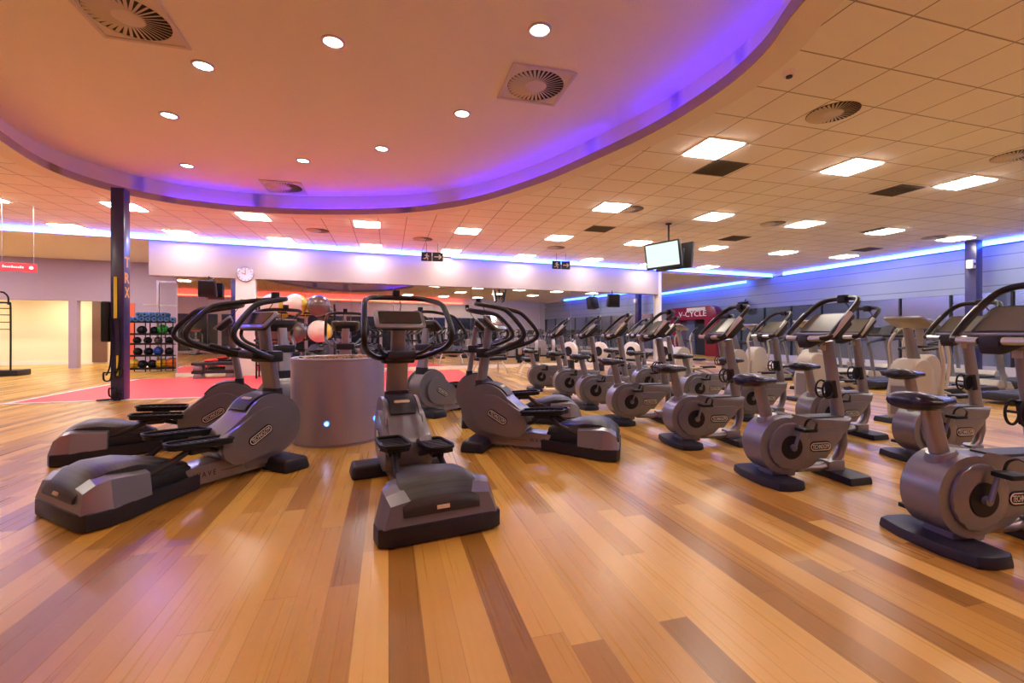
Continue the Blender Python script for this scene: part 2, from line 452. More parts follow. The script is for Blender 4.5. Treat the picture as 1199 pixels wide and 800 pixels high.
# baseboard under mirrors
slab('baseboard_back', bpt(-5.6, .03), bpt(xr, .03), 0, .10, .05, M['white'], out=-BN)
# mirror panes
edges = [hit_line(p, bpt(0), BD)[0].x for p in (208, 243, 277)]
def pane(xa, xb, first):
    p, q = bpt(xa+.006, .0), bpt(xb-.006, .0)
    o = MB().plan([p, q, q+BN*.012, p+BN*.012], .10, 2.735).build('mirror', M['mirror'])
    return o
xs = []
x = edges[0]; xs += [(edges[0], edges[1]), (edges[1], pl.x-.02)]
x = pr.x+.02; nP = 11; w = (xr-.02-x)/nP
xs += [(x+w*i, x+w*(i+1)) for i in range(nP)]
for i, (a, b) in enumerate(xs):
    o = pane(a, b, i == 0)
    if i < 2: lab = ['tall mirror pane behind the ball rack, nearest the lavender recess', 'tall mirror pane just left of the clock pillar'][i]
    else: lab = f'tall mirror pane in the back wall, {ORD[i-2]} to the right of the clock pillar'
    tag(o, lab, 'mirror', 'mirror panes along the back wall')

# right wall
slab('wall_right', (XR, -3.3), (XR, 30), 2.35, 3.66, .3, M['louvre'], out=Vector((1, 0)))
slab('wall_right_base', (XR, -3.3), (XR, 30), 0, .25, .3, M['bluewall'], out=Vector((1, 0)))
slab('wall_right_back', (XR+.35, -3.3), (XR+.35, 30), 0, 3.9, .3, M['white'], out=Vector((1, 0)))
slab('trim_8', (XR-.16, -3.3), (XR-.16, back_y(XR)-.4), 3.68, 3.79, .5, M['white'], out=Vector((1, 0)))
led_bar('trim_6', Vector((XR-.20, 0)), Vector((XR-.20, back_y(XR)-1.0)), 3.665, M['led'], .12, Vector((1, 0)))
led_bar('trim_6', Vector((XR-.25, 17.4)), Vector((XR-.25, 29)), 3.56, M['led'], .09, Vector((1, 0)))
slab('wall_hall', (9.5, 29), (XR, 29), 0, 3.7, .2, M['bluewall'], out=Vector((0, 1)))
slab('wall_mirror_end', bpt(xr, .16), bpt(xr, -.2), 0, 3.7, .15, M['white'], out=BD)
yy = -3.0; n = 0
while yy < 18.5:
    o = MB().box((XR+.05, yy+.68, 1.3), (.02, 1.34, 2.1)).build(f'window_{n+1}', M['glass']); struct(o)
    struct(MB().box((XR+.03, yy, 1.3), (.06, .05, 2.1)).build('window_frame', M['charcoal']))
    yy += 1.4; n += 1
struct(MB().box((XR+.1, 25.6, 1.3), (.05, 7, 2.1)).build('wall_right_far', M['bluewall']))
# rear wall behind the camera (seen in the mirrors)
slab('wall_rear', (-19.5, -3.2), (XR, -3.2), 0, 3.8, .2, M['white'], out=Vector((0, -1)))
slab('trim_9', (-19, -2.95), (XR, -2.95), 3.3, 3.42, .3, M['white'], out=Vector((0, -1)))
led_bar('trim_10', Vector((-14, -3.05)), Vector((9, -3.05)), 3.43, M['ledred'], .05, Vector((0, 1)))
for i in range(12):  # dark panes added to darken the rear wall's reflection
    struct(MB().box((-15+i*2.4, -3.17, 1.25), (2.2, .05, 2.2)).build(f'window_{n+i+1}', M['darkglass']))
# red floor area and its white border
mx0, mx1, my0, my1 = -6.2, 2.2, 9.6, 14.0
md = .0
def mat_quad(x0, x1, y0, y1, z, m, name):
    return MB().plan([(x0, y0), (x1, y0), (x1, y1+BS*(x1+4)), (x0, y1+BS*(x0+4))], 0.0, z).build(name, m)
mr_ = thing('floor_mat', 'large red rubber exercise floor with a white border line in front of the mirrors', 'mat')
mat_quad(mx0, mx1, my0, my1, .006, M['red'], 'mat_sheet').parent = mr_
b_ = MB().plan([(mx0-.5, my0-.09), (mx1, my0-.09), (mx1, my0), (mx0-.1, my0)], 0, .007).plan([(mx0-.09, my0), (mx0, my0), (mx0, my1-.2), (mx0-.09, my1-.2)], 0, .007)
b_.build('border_line', M['line'], mr_)

# ================================================================== CEILING FITTINGS
def ceil_panel():
    t = thing('ceiling_light', 'x', 'ceiling light', (0, 0, 0), 0, 'square light panels in the tiled ceiling')
    MB().box((0, 0, -.016), (.56, .56, .032), bevel=.006, seg=1).build('diffuser', M['panel'], t)
    m_ = MB()
    for sx, sy, w_, h_ in ((0, .295, .62, .03), (0, -.295, .62, .03), (.295, 0, .03, .56), (-.295, 0, .03, .56)): m_.box((sx, sy, -.008), (w_, h_, .016))
    m_.build('frame', M['white'], t)
    return t
rows = [
 ('nearest', [(4.40, 5.33), (6.96, 5.34), (9.58, 5.38)]),
 ('second', [(4.42, 8.35), (6.97, 8.41), (9.54, 8.43), (15.0, 8.62)]),
 ('third', [(-5.2, 10.95), (-2.89, 11.13), (-.49, 11.2), (1.94, 11.26), (4.46, 11.41), (6.91, 11.45), (9.53, 11.53), (12.25, 11.6), (14.85, 11.64)]),
 ('farthest', [(-7.5, 13.4), (-5.18, 13.45), (-2.87, 13.7), (-.49, 14.0), (1.91, 14.2), (4.43, 14.45), (6.94, 14.55), (9.5, 14.9), (12.06, 14.9)]),
]
proto = None
for rn, lst in rows:
    for i, (X, Y) in enumerate(lst):
        lab = f'bright square ceiling light, {ORD[i]} from the left in the {rn} row of tile lights'
        if proto is None: proto = ceil_panel(); proto.location = (X, Y, CEIL); proto['label'] = lab
        else: dup(proto, (X, Y, CEIL), 0, lab)
extra = [(6.96, 2.3), (9.55, 2.3), (12.2, 5.4), (14.9, 5.4), (12.2, 8.5), (4.42, -1.2), (6.96, -1.2), (-7.5, 2.3), (-7.5, 5.3), (-7.5, 8.3), (-7.5, 10.9), (9.55, -1.2), (12.2, 2.3), (-10, 5.3), (-10, 8.3), (-10, 2.3)]
for X, Y in extra:
    dup(proto, (X, Y, CEIL), 0, 'bright square ceiling light beyond the edge of the view')
def downlight(z):
    t = thing('downlight', 'x', 'downlight', (0, 0, 0), 0, 'round downlights in the oval recess')
    MB().lathe([(.088, -.004), (.088, .0)], n=24).build('lens', M['down'], t)
    MB().lathe([(.088, -.002), (.096, -.014), (.116, -.010), (.120, 0)], n=28, cap=False).build('trim_ring', M['alu'], t)
    return t
zR = CEIL+.44
dls = [((632, 35), 'round downlight nearest the camera, above the square vent in the oval recess'), ((390, 49), 'round downlight second nearest the camera in the oval recess'),
       ((238, 77), 'round downlight beside the corner of the large square vent'), ((541, 133), 'round downlight between the square vent and the violet cove'),
       ((198, 135), 'round downlight nearest the unlit left cove edge'), ((447, 174), 'round downlight to the right of the far round vent in the recess'),
       ((355, 188), 'round downlight just in front of the far round vent'), ((219, 194), 'round downlight farthest left beside the start of the violet glow')]
p0 = None
for (px, py), lab in dls:
    loc = PZ(px, py, zR)
    if p0 is None: p0 = downlight(zR); p0.location = loc; p0['label'] = lab
    else: dup(p0, loc, 0, lab)
for loc in [(-.2, 1.6), (1.6, 1.9), (-1.6, 3.0)]:
    dup(p0, (*loc, zR), 0, 'round downlight of the oval recess overhead, out of view')
def swirl_vent(sz, square=True, r=None):
    t = thing('ceiling_vent', 'x', 'air vent', (0, 0, 0), 0, 'round swirl air vents in the ceiling')
    r = r or sz*.44
    if square:
        m_ = MB()
        q = rrect(sz, sz, .01, 1)
        m_.lathe([(r*1.02, -.012), (r*1.02, -.004)], n=40)
        m_.bm.clear()
        for sx, sy, w_, h_ in ((0, sz*.475, sz, sz*.05), (0, -sz*.475, sz, sz*.05), (sz*.475, 0, sz*.05, sz*.9), (-sz*.475, 0, sz*.05, sz*.9)): m_.box((sx, sy, -.012), (w_, h_, .024), bevel=.003, seg=1)
        m_.build('frame', M['grille'], t)
        hp = holed([(-sz*.46, -sz*.46), (sz*.46, -sz*.46), (sz*.46, sz*.46), (-sz*.46, sz*.46)], arc(0, 0, r, 0, 351, 39), -.012, .004)
        hp.build('face_plate', M['grille'], t)
    MB().lathe([(r, -.004), (r, -.002)], n=40).build('recess', M['ventdark'], t)
    m_ = MB(); nb = 36
    for i in range(nb):
        a = 2*PI*i/nb; rot = Matrix.Rotation(a, 3, 'Z') @ Matrix.Rotation(R(24), 3, 'X')
        m_.box(Vector((math.cos(a)*r*.67, math.sin(a)*r*.67, -.010)), (r*.62, r*.085, .003), rot)
    m_.build('blades', M['grille'], t)
    MB().lathe([(r*.40, -.012), (r*.38, -.014), (.01, -.015)], n=28).build('hub', M['grille'], t)
    return t
v = swirl_vent(.78); v.location = PZ(150, 20, zR); v['label'] = 'large square swirl vent at the upper left of the oval recess'
dup(v, PZ(627, 100, zR), 0, 'square swirl vent in front of the nearest downlight')
dup(v, PZ(333, 219, zR), 0, 'swirl vent near the far violet edge of the oval recess')
v2 = swirl_vent(.62, False, .27)
tl = [((975, 132), 'round swirl vent among the nearest ceiling tiles'), ((1190, 182), 'round swirl vent at the right edge of the picture'), ((738, 245), 'round vent beside the light in front of the hanging televisions'),
      ((905, 262), 'round vent beside the third light of the second row'), ((495, 280), 'small far round vent in the pink part of the ceiling'), ((651, 290), 'small far round vent above the right hanging exit sign'),
      ((372, 270), 'small far round vent left of the row of far lights'), ((1094, 278), 'round vent beside the light near the right blue cove')]
for i, ((px, py), lab) in enumerate(tl):
    loc = PZ(px, py, CEIL)
    if i == 0: v2.location = loc; v2['label'] = lab
    else: dup(v2, loc, 0, lab)
def grille_panel():
    t = thing('ceiling_grille', 'x', 'air grille', (0, 0, 0), 0, 'flat dark grilles in the tiled ceiling')
    MB().box((0, 0, -.004), (.60, .57, .008)).build('frame', M['ventgrey'], t)
    m_ = MB()
    for i in range(14): m_.box((0, -.26+i*.04, -.012), (.56, .012, .012), Matrix.Rotation(R(35), 3, 'X'))
    m_.build('louvres', M['ventgrey'], t)
    return t
gl = [((843, 197), 'dark square grille behind the nearest light panel'), ((1050, 223), 'grey square grille between two near light panels on the right'), ((702, 268), 'dark grille left of the hanging televisions'),
      ((1030, 270), 'far grey grille left of the right blue cove light'), ((860, 279), 'pale grille right of the hanging televisions'), ((1015, 292), 'small dark grille close to the right blue cove')]
for i, ((px, py), lab) in enumerate(gl):
    loc = PZ(px, py, CEIL)
    if i == 0: g0 = grille_panel(); g0.location = loc; g0['label'] = lab
    else: dup(g0, loc, 0, lab)
t = thing('smoke_detector', 'small white smoke detector on the tiles beside the oval recess', 'smoke detector', PZ(924, 84, CEIL))
MB().lathe([(.06, 0), (.06, -.02), (.045, -.045)], n=20).build('housing', M['white'], t)
MB().lathe([(.03, -.045), (.028, -.06), (.01, -.062)], n=16).build('sensor_cap', M['charcoal'], t)
# hanging exit signs
def exit_sign():
    t = thing('exit_sign', 'x', 'sign')
    MB().box((-.16, 0, 0), (.30, .03, .26), bevel=.004, seg=1).box((.16, 0, 0), (.30, .03, .26), bevel=.004, seg=1).build('board', M['charcoal'], t)
    m_ = MB()
    y = -.018
    m_.lathe([(.022, y), (.022, y+.003)], (-.15, 0, .07), 12, 'y')
    for a, b in (((-.15, .04), (-.16, -.02)), ((-.16, -.02), (-.12, -.06)), ((-.12, -.06), (-.14, -.10)), ((-.16, -.02), (-.20, -.06)), ((-.20, -.06), (-.25, -.06)), ((-.15, .03), (-.09, .0)), ((-.15, .03), (-.21, .03))):
        m_.tube([(a[0], y, a[1]), (b[0], y, b[1])], .014, 6)
    for a, b in (((.06, 0), (.26, 0)), ((.26, 0), (.19, .06)), ((.26, 0), (.19, -.06))): m_.tube([(a[0], y, a[1]), (b[0], y, b[1])], .014, 6)
    m_.build('pictogram', M['logo'], t)
    MB().tube([(-.16, 0, .13), (-.16, 0, .40)], .005, 6).tube([(.16, 0, .13), (.16, 0, .40)], .005, 6).build('hanger', M['charcoal'], t)
    return t
e = exit_sign(); e.location = PD(506, 297, 13.0); e.location.z = 3.41; e['label'] = 'small dark hanging exit sign left of the other, under the pink ceiling'
e2 = dup(e, PD(657, 305, 14.6), 0, 'small dark hanging exit sign nearer to the televisions'); e2.location.z = 3.41
# red hanging sign
s = PD(21, 313, 9.0)
t = thing('hanging_sign', 'red hanging sign with white lettering on two wires at far left', 'sign', s, R(20))
MB().box((0, 0, 0), (.54, .03, .17), bevel=.004, seg=1).build('board', M['signred'], t)
m_ = MB()
for i, hgt in enumerate((.05, .03, .03, .034, .045, .03, .03, .03, .045, .032)): m_.box((-.20+i*.03, -.0165, hgt/2-.018), (.021, .003, hgt))
m_.build('lettering', M['signwhite'], t)
m_ = MB(); m_.lathe([(.034, -.018), (.034, -.016)], (.19, 0, 0), 18, 'y'); m_.build('emblem', M['signwhite'], t)
MB().tube([(-.22, 0, .08), (-.22, 0, CEIL-s.z)], .006, 6).tube([(.22, 0, .08), (.22, 0, CEIL-s.z)], .006, 6).build('wire', M['alu'], t)
# televisions
tc_ = PD(783, 300, 10.66)
def television(off, ang, lab):
    t = thing('television', lab, 'television', (tc_.x, tc_.y, tc_.z), ang)
    y = off; rx = Matrix.Rotation(R(10 if off < 0 else -10), 3, 'X')
    MB().box((0, y, 0), (.96, .07, .62), rx, bevel=.012).box((0, y-.05*(1 if off < 0 else -1)*-1, 0), (.55, .08, .36), rx, bevel=.02).build('case', M['charcoal'], t)
    sg = -1 if off < 0 else 1
    MB().box(Vector((0, y, 0))+rx @ Vector((0, sg*.037, .01)), (.87, .006, .53), rx).build('screen', M['tvscreen'] if off < 0 else M['screen'], t)
    return t
ta = math.atan2(CY*0-1, 1)
TVA = R(-15.4-54)
television(-.22, TVA, 'hanging television with the bright lit screen facing the gym floor')
television(.24, TVA, 'hanging television turned away, showing its dark back')
t = thing('television_bracket', 'thin ceiling pole and arms holding the pair of televisions', 'bracket', (tc_.x, tc_.y, CEIL), TVA)
MB().tube([(0, 0, 0), (0, 0, -.95)], .022, 12).build('pole', M['charcoal'], t)
MB().lathe([(.07, 0), (.07, -.02), (.03, -.03)], n=18).build('ceiling_plate', M['charcoal'], t)
MB().box((0, 0, -.80), (.10, .36, .05), bevel=.005).build('arm', M['charcoal'], t)

# ================================================================== LATERAL TRAINERS
def logo_plate(parent, c, w, h, ang, ydir, name='logo_plate'):
    """dark oval badge on a side face looking along ydir*y with white lettering"""
    y0 = c[1]
    p = stadium(c[0], c[2], w, h, ang)
    o = MB().side(p, y0, y0+ydir*.006, .002, 1).build(name, M['black'], parent)
    ring = stadium(c[0], c[2], w*.90, h*.66, ang); m_ = MB()
    rg = [Vector((a, y0+ydir*.0065, b)) for a, b in ring]
    m_.tube(rg, .0032, 5, closed=True)
    ax = Vector((math.cos(R(ang)), 0, math.sin(R(ang)))); ay = Vector((-math.sin(R(ang)), 0, math.cos(R(ang))))
    if ydir > 0: ax = -ax
    text_into(m_, 'TECHNOGYM', (c[0], y0+ydir*.0065, c[2]), ax, ay, width=w*.76, height=h*.42, depth=.0015)
    m_.build('lettering', M['logo'], o)
    return o

def make_lateral():
    t = thing('lateral_trainer', 'x', 'lateral trainer', group='grey lateral trainers around the planter')
    # stabiliser foot
    MB().box((0, 0, .055), (.26, .78, .11), bevel=.03, seg=3, taper=(.82, .94)).build('stabiliser', M['dark'], t)
    # drum body
    c1, r1, c2, r2 = (.07, .395), .268, (.37, .275), .165
    m_ = MB().side(hull2(c1, r1-.02, c2, r2-.015), -.135, .135, .02, 3)
    m_.box((.14, 0, .16), (.34, .26, .22), bevel=.03)
    m_.build('body', M['silver'], t)
    for sd in (-1, 1):
        cov = MB().side(arc(*c1, r1, 0, 351, 39), sd*.125, sd*.150, .008, 2)
        cov.side(hull2((.13, .365), .192, c2, .150), sd*.12, sd*.182, .008, 2)
        o = cov.build('side_cover', M['silver'], t)
        logo_plate(t, (.21, sd*.182, .335), .23, .085, -30, sd)
    # dark badge panel over the drum towards the user
    pl_ = arc(*c1, r1+.012, 118, 34, 10) + arc(*c1, r1-.05, 34, 118, 10)
    bp = MB().side(pl_, -.105, .105, .006, 2).build('badge_panel', M['charcoal'], t)
    m_ = MB(); a = R(58); cc = Vector((c1[0]+math.cos(a)*(r1+.013), 0, c1[1]+math.sin(a)*(r1+.013)))
    ay = Vector((-math.sin(a), 0, math.cos(a)))
    m_.prism(stadium(0, 0, .13, .032), cc, (0, 1, 0), ay, Vector((math.cos(a), 0, math.sin(a))), .004)
    m_.build('badge', M['palegold'], bp, label='pale gold oval badge')
    # column
    def sec(x, z, wy, wx): return [Vector((x+a, b, z)) for a, b in [(p[0], p[1]) for p in rrect(wx, wy, min(wx, wy)*.3, 3)]]
    MB().loft([sec(-.02, .56, .22, .10), sec(-.02, .70, .20, .085)]).build('column_foot', M['dark'], t)
    MB().loft([sec(-.02, .68, .18, .07), sec(.03, 1.0, .175, .068)]).build('column', M['tubegrey'], t)
    MB().loft([sec(.03, .98, .12, .062), sec(.06, 1.27, .115, .06)]).build('neck', M['tubegrey'], t)
    # tray at the foot of the handles
    tr = MB().box((.10, 0, 1.0), (.26, .24, .075), Matrix.Rotation(R(-8), 3, 'Y'), bevel=.025, seg=3)
    tr.box((.03, 0, .99), (.14, .27, .10), bevel=.02)
    o = tr.build('tray', M['dark'], t)
    MB().lathe([(.05, 0), (.055, .012), (.04, .012), (.035, -.01)], (.14, .055, 1.04), 18, cap=False).lathe([(.05, 0), (.055, .012), (.04, .012), (.035, -.01)], (.14, -.055, 1.04), 18, cap=False).build('cup_rim', M['charcoal'], o)
    # handles: two side loops, joined by a top bar
    for sd in (-1, 1):
        p = smooth([(.05, sd*.10, .985), (.16, sd*.20, 1.0), (.36, sd*.30, 1.065), (.49, sd*.33, 1.125), (.53, sd*.335, 1.19), (.49, sd*.33, 1.27), (.37, sd*.315, 1.40), (.27, sd*.30, 1.45), (.06, sd*.25, 1.49), (-.03, sd*.16, 1.505), (-.05, 0, 1.508)], 5)
        MB().tube(p, .0225, 10).build('handle', M['grip'], t)
    for sd in (-1, 1):   # short inner pulse grips
        MB().tube(smooth([(.08, sd*.09, 1.0), (.22, sd*.15, 1.03), (.34, sd*.20, 1.08), (.41, sd*.21, 1.10)], 4), .017, 8).build('inner_grip', M['dark'], t)
    # console
    rot = Matrix.Rotation(R(62), 3, 'Y'); n_ = rot @ Vector((0, 0, 1)); u_ = rot @ Vector((1, 0, 0)); cc = Vector((.14, 0, 1.32))
    rot = Matrix((Vector((0, 1, 0)), Vector((-.72, 0, .69)).normalized(), Vector((.69, 0, .72)).normalized())).transposed()
    con = MB().prism(rrect(.42, .21, .04), cc, rot.col[0], rot.col[1], -rot.col[2], .022, .008, 2).build('console', M['silver2'], t)
    MB().prism(rrect(.35, .15, .015), cc+rot.col[2]*.001+rot.col[1]*.012, rot.col[0], rot.col[1], rot.col[2], .004).build('screen', M['screen'], con)
    MB().prism(rrect(.39, .19, .035), cc-rot.col[2]*.018, rot.col[0], rot.col[1], -rot.col[2], .055, .02, 3, .8).build('console_back', M['charcoal'], con)
    m_ = MB().box((-.05, 0, 1.545), (.05, .06, .06), bevel=.008)
    m_.tube(smooth([(-.03, .01, 1.52), (.0, .03, 1.46), (.04, .02, 1.40), (.06, .0, 1.36)], 4), .004, 6)
    m_.build('receiver', M['black'], t)
    # beam with lettering
    b = MB().side([(.12, .035), (.9, .03), (.9, .16), (.12, .20)], -.12, .12, .012, 2).build('beam', M['silver2'], t)
    m_ = MB()
    for sd in (-1, 1): text_into(m_, 'W A V E', (.62, sd*.1215, .105), (-sd, 0, 0), (0, 0, 1), width=.16, height=.042, depth=.0015)
    m_.side([(.33, .10), (.50, .10), (.50, .104), (.33, .104)], -.1222, -.1212).side([(.33, .10), (.50, .10), (.50, .104), (.33, .104)], .1212, .1222)
    m_.build('lettering', M['charcoal'], b)
    # rear housing
    foot = [(.66, -.13), (.90, -.205), (1.18, -.335), (1.30, -.375), (1.41, -.365), (1.44, -.30), (1.44, .30), (1.41, .365), (1.30, .375), (1.18, .335), (.90, .205), (.66, .13)]
    MB().plan(foot, .008, .115, .012, 2).build('skirt', M['dark'], t)
    # pit with the slide rails
    MB().plan([(.70, -.11), (.98, -.20), (1.08, -.25), (1.08, .25), (.98, .20), (.70, .11)], .10, .20, .01, 1, .92).build('mechanism', M['black'], t)
    sh = MB()
    for sd in (-1, 1):
        sh.loft([[Vector((1.04, sd*.17, .11)), Vector((1.04, sd*.285, .11)), Vector((1.04, sd*.255, .255)), Vector((1.04, sd*.17, .275))],
                 [Vector((1.28, sd*.17, .11)), Vector((1.28, sd*.368, .11)), Vector((1.28, sd*.325, .285)), Vector((1.28, sd*.17, .315))],
                 [Vector((1.36, sd*.17, .11)), Vector((1.37, sd*.362, .11)), Vector((1.35, sd*.315, .268)), Vector((1.34, sd*.17, .30))],
                 [Vector((1.43, sd*.17, .11)), Vector((1.43, sd*.335, .11)), Vector((1.405, sd*.295, .225)), Vector((1.40, sd*.17, .245))]])
    sh.loft([[Vector((1.28, -.18, .11)), Vector((1.28, .18, .11)), Vector((1.28, .18, .30)), Vector((1.28, -.18, .30))],
             [Vector((1.43, -.18, .11)), Vector((1.43, .18, .11)), Vector((1.40, .18, .245)), Vector((1.40, -.18, .245))]])
    sh.build('shell', M['silver'], t, 25)
    def ps(x, hw, z0, z1):
        return [Vector((x, y, z)) for y, z in ((-hw, z0), (hw, z0), (hw, z1-.03), (hw*.75, z1-.008), (hw*.3, z1), (-hw*.3, z1), (-hw*.75, z1-.008), (-hw, z1-.03))]
    pad = MB().loft([ps(.72, .09, .16, .22), ps(.90, .15, .17, .295), ps(1.10, .21, .2, .345), ps(1.26, .235, .2, .345), ps(1.34, .235, .18, .315), ps(1.405, .23, .165, .25), ps(1.43, .225, .16, .215)]).build('rear_pad', M['ribs'], t, 50)
    m_ = MB().box((1.433, 0, .195), (.006, .075, .022), Matrix.Rotation(R(-25), 3, 'Y')); m_.build('badge', M['palegold'], pad, label='small pale gold badge')
    # pedals
    for sd, z in ((-1, .40), (1, .36)):
        y = sd*.155
        def tr_(x, w, zz): return [Vector((x, y+a*w, zz)) for a in (-1, -.8, .8, 1)]
        pd = MB()
        outl = [(.47, -.075), (.52, -.095), (.80, -.10), (.88, -.075), (.90, -.03), (.90, .03), (.88, .075), (.80, .10), (.52, .095), (.47, .075)]
        pd.prism([(a-.68, b) for a, b in outl], (.68, y, z-.02), (1, 0, .06), (0, 1, 0), (0, 0, 1), .03, .006, 2)
        rim = [Vector((a, y+b, z+.02+(a-.68)*.06)) for a, b in outl]
        pd.tube(rim, .012, 6, closed=True)
        po = pd.build('pedal', M['black'], t)
        m_ = MB()
        for i in range(6): m_.box((.54+i*.05, y, z+.013+(.54+i*.05-.68)*.06), (.012, .15, .006))
        m_.build('tread', M['charcoal'], po)
        MB().tube([(.72, y, z-.02), (.86, y+sd*.01, .27), (1.06, y+sd*.02, .20)], .022, 8).tube([(.70, y*.8, z-.03), (.56, y*.6, .28), (.46, y*.5, .25)], .02, 8).box((.69, y, z-.045), (.14, .09, .05), bevel=.012).build('pedal_arm', M['charcoal'], t)
    return t

PC = Vector(cam_xy(-1.986, 5.15))
def cam_dir(x, d): 
    a = Vector(cam_xy(x, d)); return math.atan2(a.y, a.x)
lat = [
 ((-2.2, 4.08), (-.46, -.888), 'grey lateral trainer nearest on the left, ribbed rear housing and lettered beam'),
 ((-1.0, 3.90), (.42, -.905), 'grey lateral trainer front centre with its rear pad facing the camera'),
 ((-.31, 4.84), (.965, -.25), 'grey lateral trainer right of the planter, seen in full side view'),
 ((-3.05, 4.98), (-.86, -.50), 'grey lateral trainer partly behind the nearest left one'),
 ((-.55, 6.0), (.97, .10), 'grey lateral trainer just behind the side-on one right of the planter'),
 ((-1.30, 6.55), (.62, .78), 'grey lateral trainer behind the front centre one, turned away'),
 ((-2.6, 7.0), (-.30, .95), 'grey lateral trainer behind the planter showing only column and console'),
 ((-3.05, 6.0), (-.75, .62), 'grey lateral trainer left behind the planter, only column and drum showing'),
]
L0 = None
for (x, d), (dx, dd_), lab in lat:
    X, Y = cam_xy(x, d); a = cam_dir(dx, dd_)
    if L0 is None: L0 = make_lateral(); L0.location = (X, Y, 0); L0.rotation_euler = (0, 0, a); L0['label'] = lab
    else: dup(L0, (X, Y, 0), a, lab)

# planter
t = thing('planter', 'big round brushed metal planter with bark and blue lights among the trainers', 'planter', (PC.x, PC.y, 0))
MB().lathe([(.485, .0), (.485, .02), (.50, .03), (.50, .90), (.505, .905), (.505, .925), (.49, .93), (.475, .92), (.475, .86)], n=72, cap=False).build('drum', M['planter'], t)
m_ = MB().lathe([(.474, .86), (.474, .885), (.3, .90), (.02, .905)], n=40)
for i in range(90):
    a = random.random()*2*PI; r = .46*math.sqrt(random.random())
    m_.box((r*math.cos(a), r*math.sin(a), .905+.01*random.random()), (.05, .03, .018), Matrix.Rotation(random.random()*3, 3, 'Z') @ Matrix.Rotation(random.random()*.8, 3, 'X'))
m_.build('bark', M['soil'], t)['kind'] = 'stuff'
base = math.atan2(-PC.y, -PC.x)
for k_ in range(8):
    a = base - R(76) + k_*R(62)
    if k_ >= 5: break
    dr = Vector((math.cos(a), math.sin(a), 0)); c = Vector((0, 0, .255))
    m_ = MB(); p = c+dr*.498
    rot = dr.to_track_quat('Z', 'Y').to_matrix()
    m_.prism(arc(0, 0, .026, 0, 345, 23), p, rot.col[0], rot.col[1], dr, .008)
    o = m_.build('blue_light', M['bluelens'], t, label='glowing blue light')
    m_ = MB(); m_.prism(arc(0, 0, .010, 0, 337.5, 15), p+dr*.008, rot.col[0], rot.col[1], dr, .002); m_.build('light_core', M['bluecore'], o)

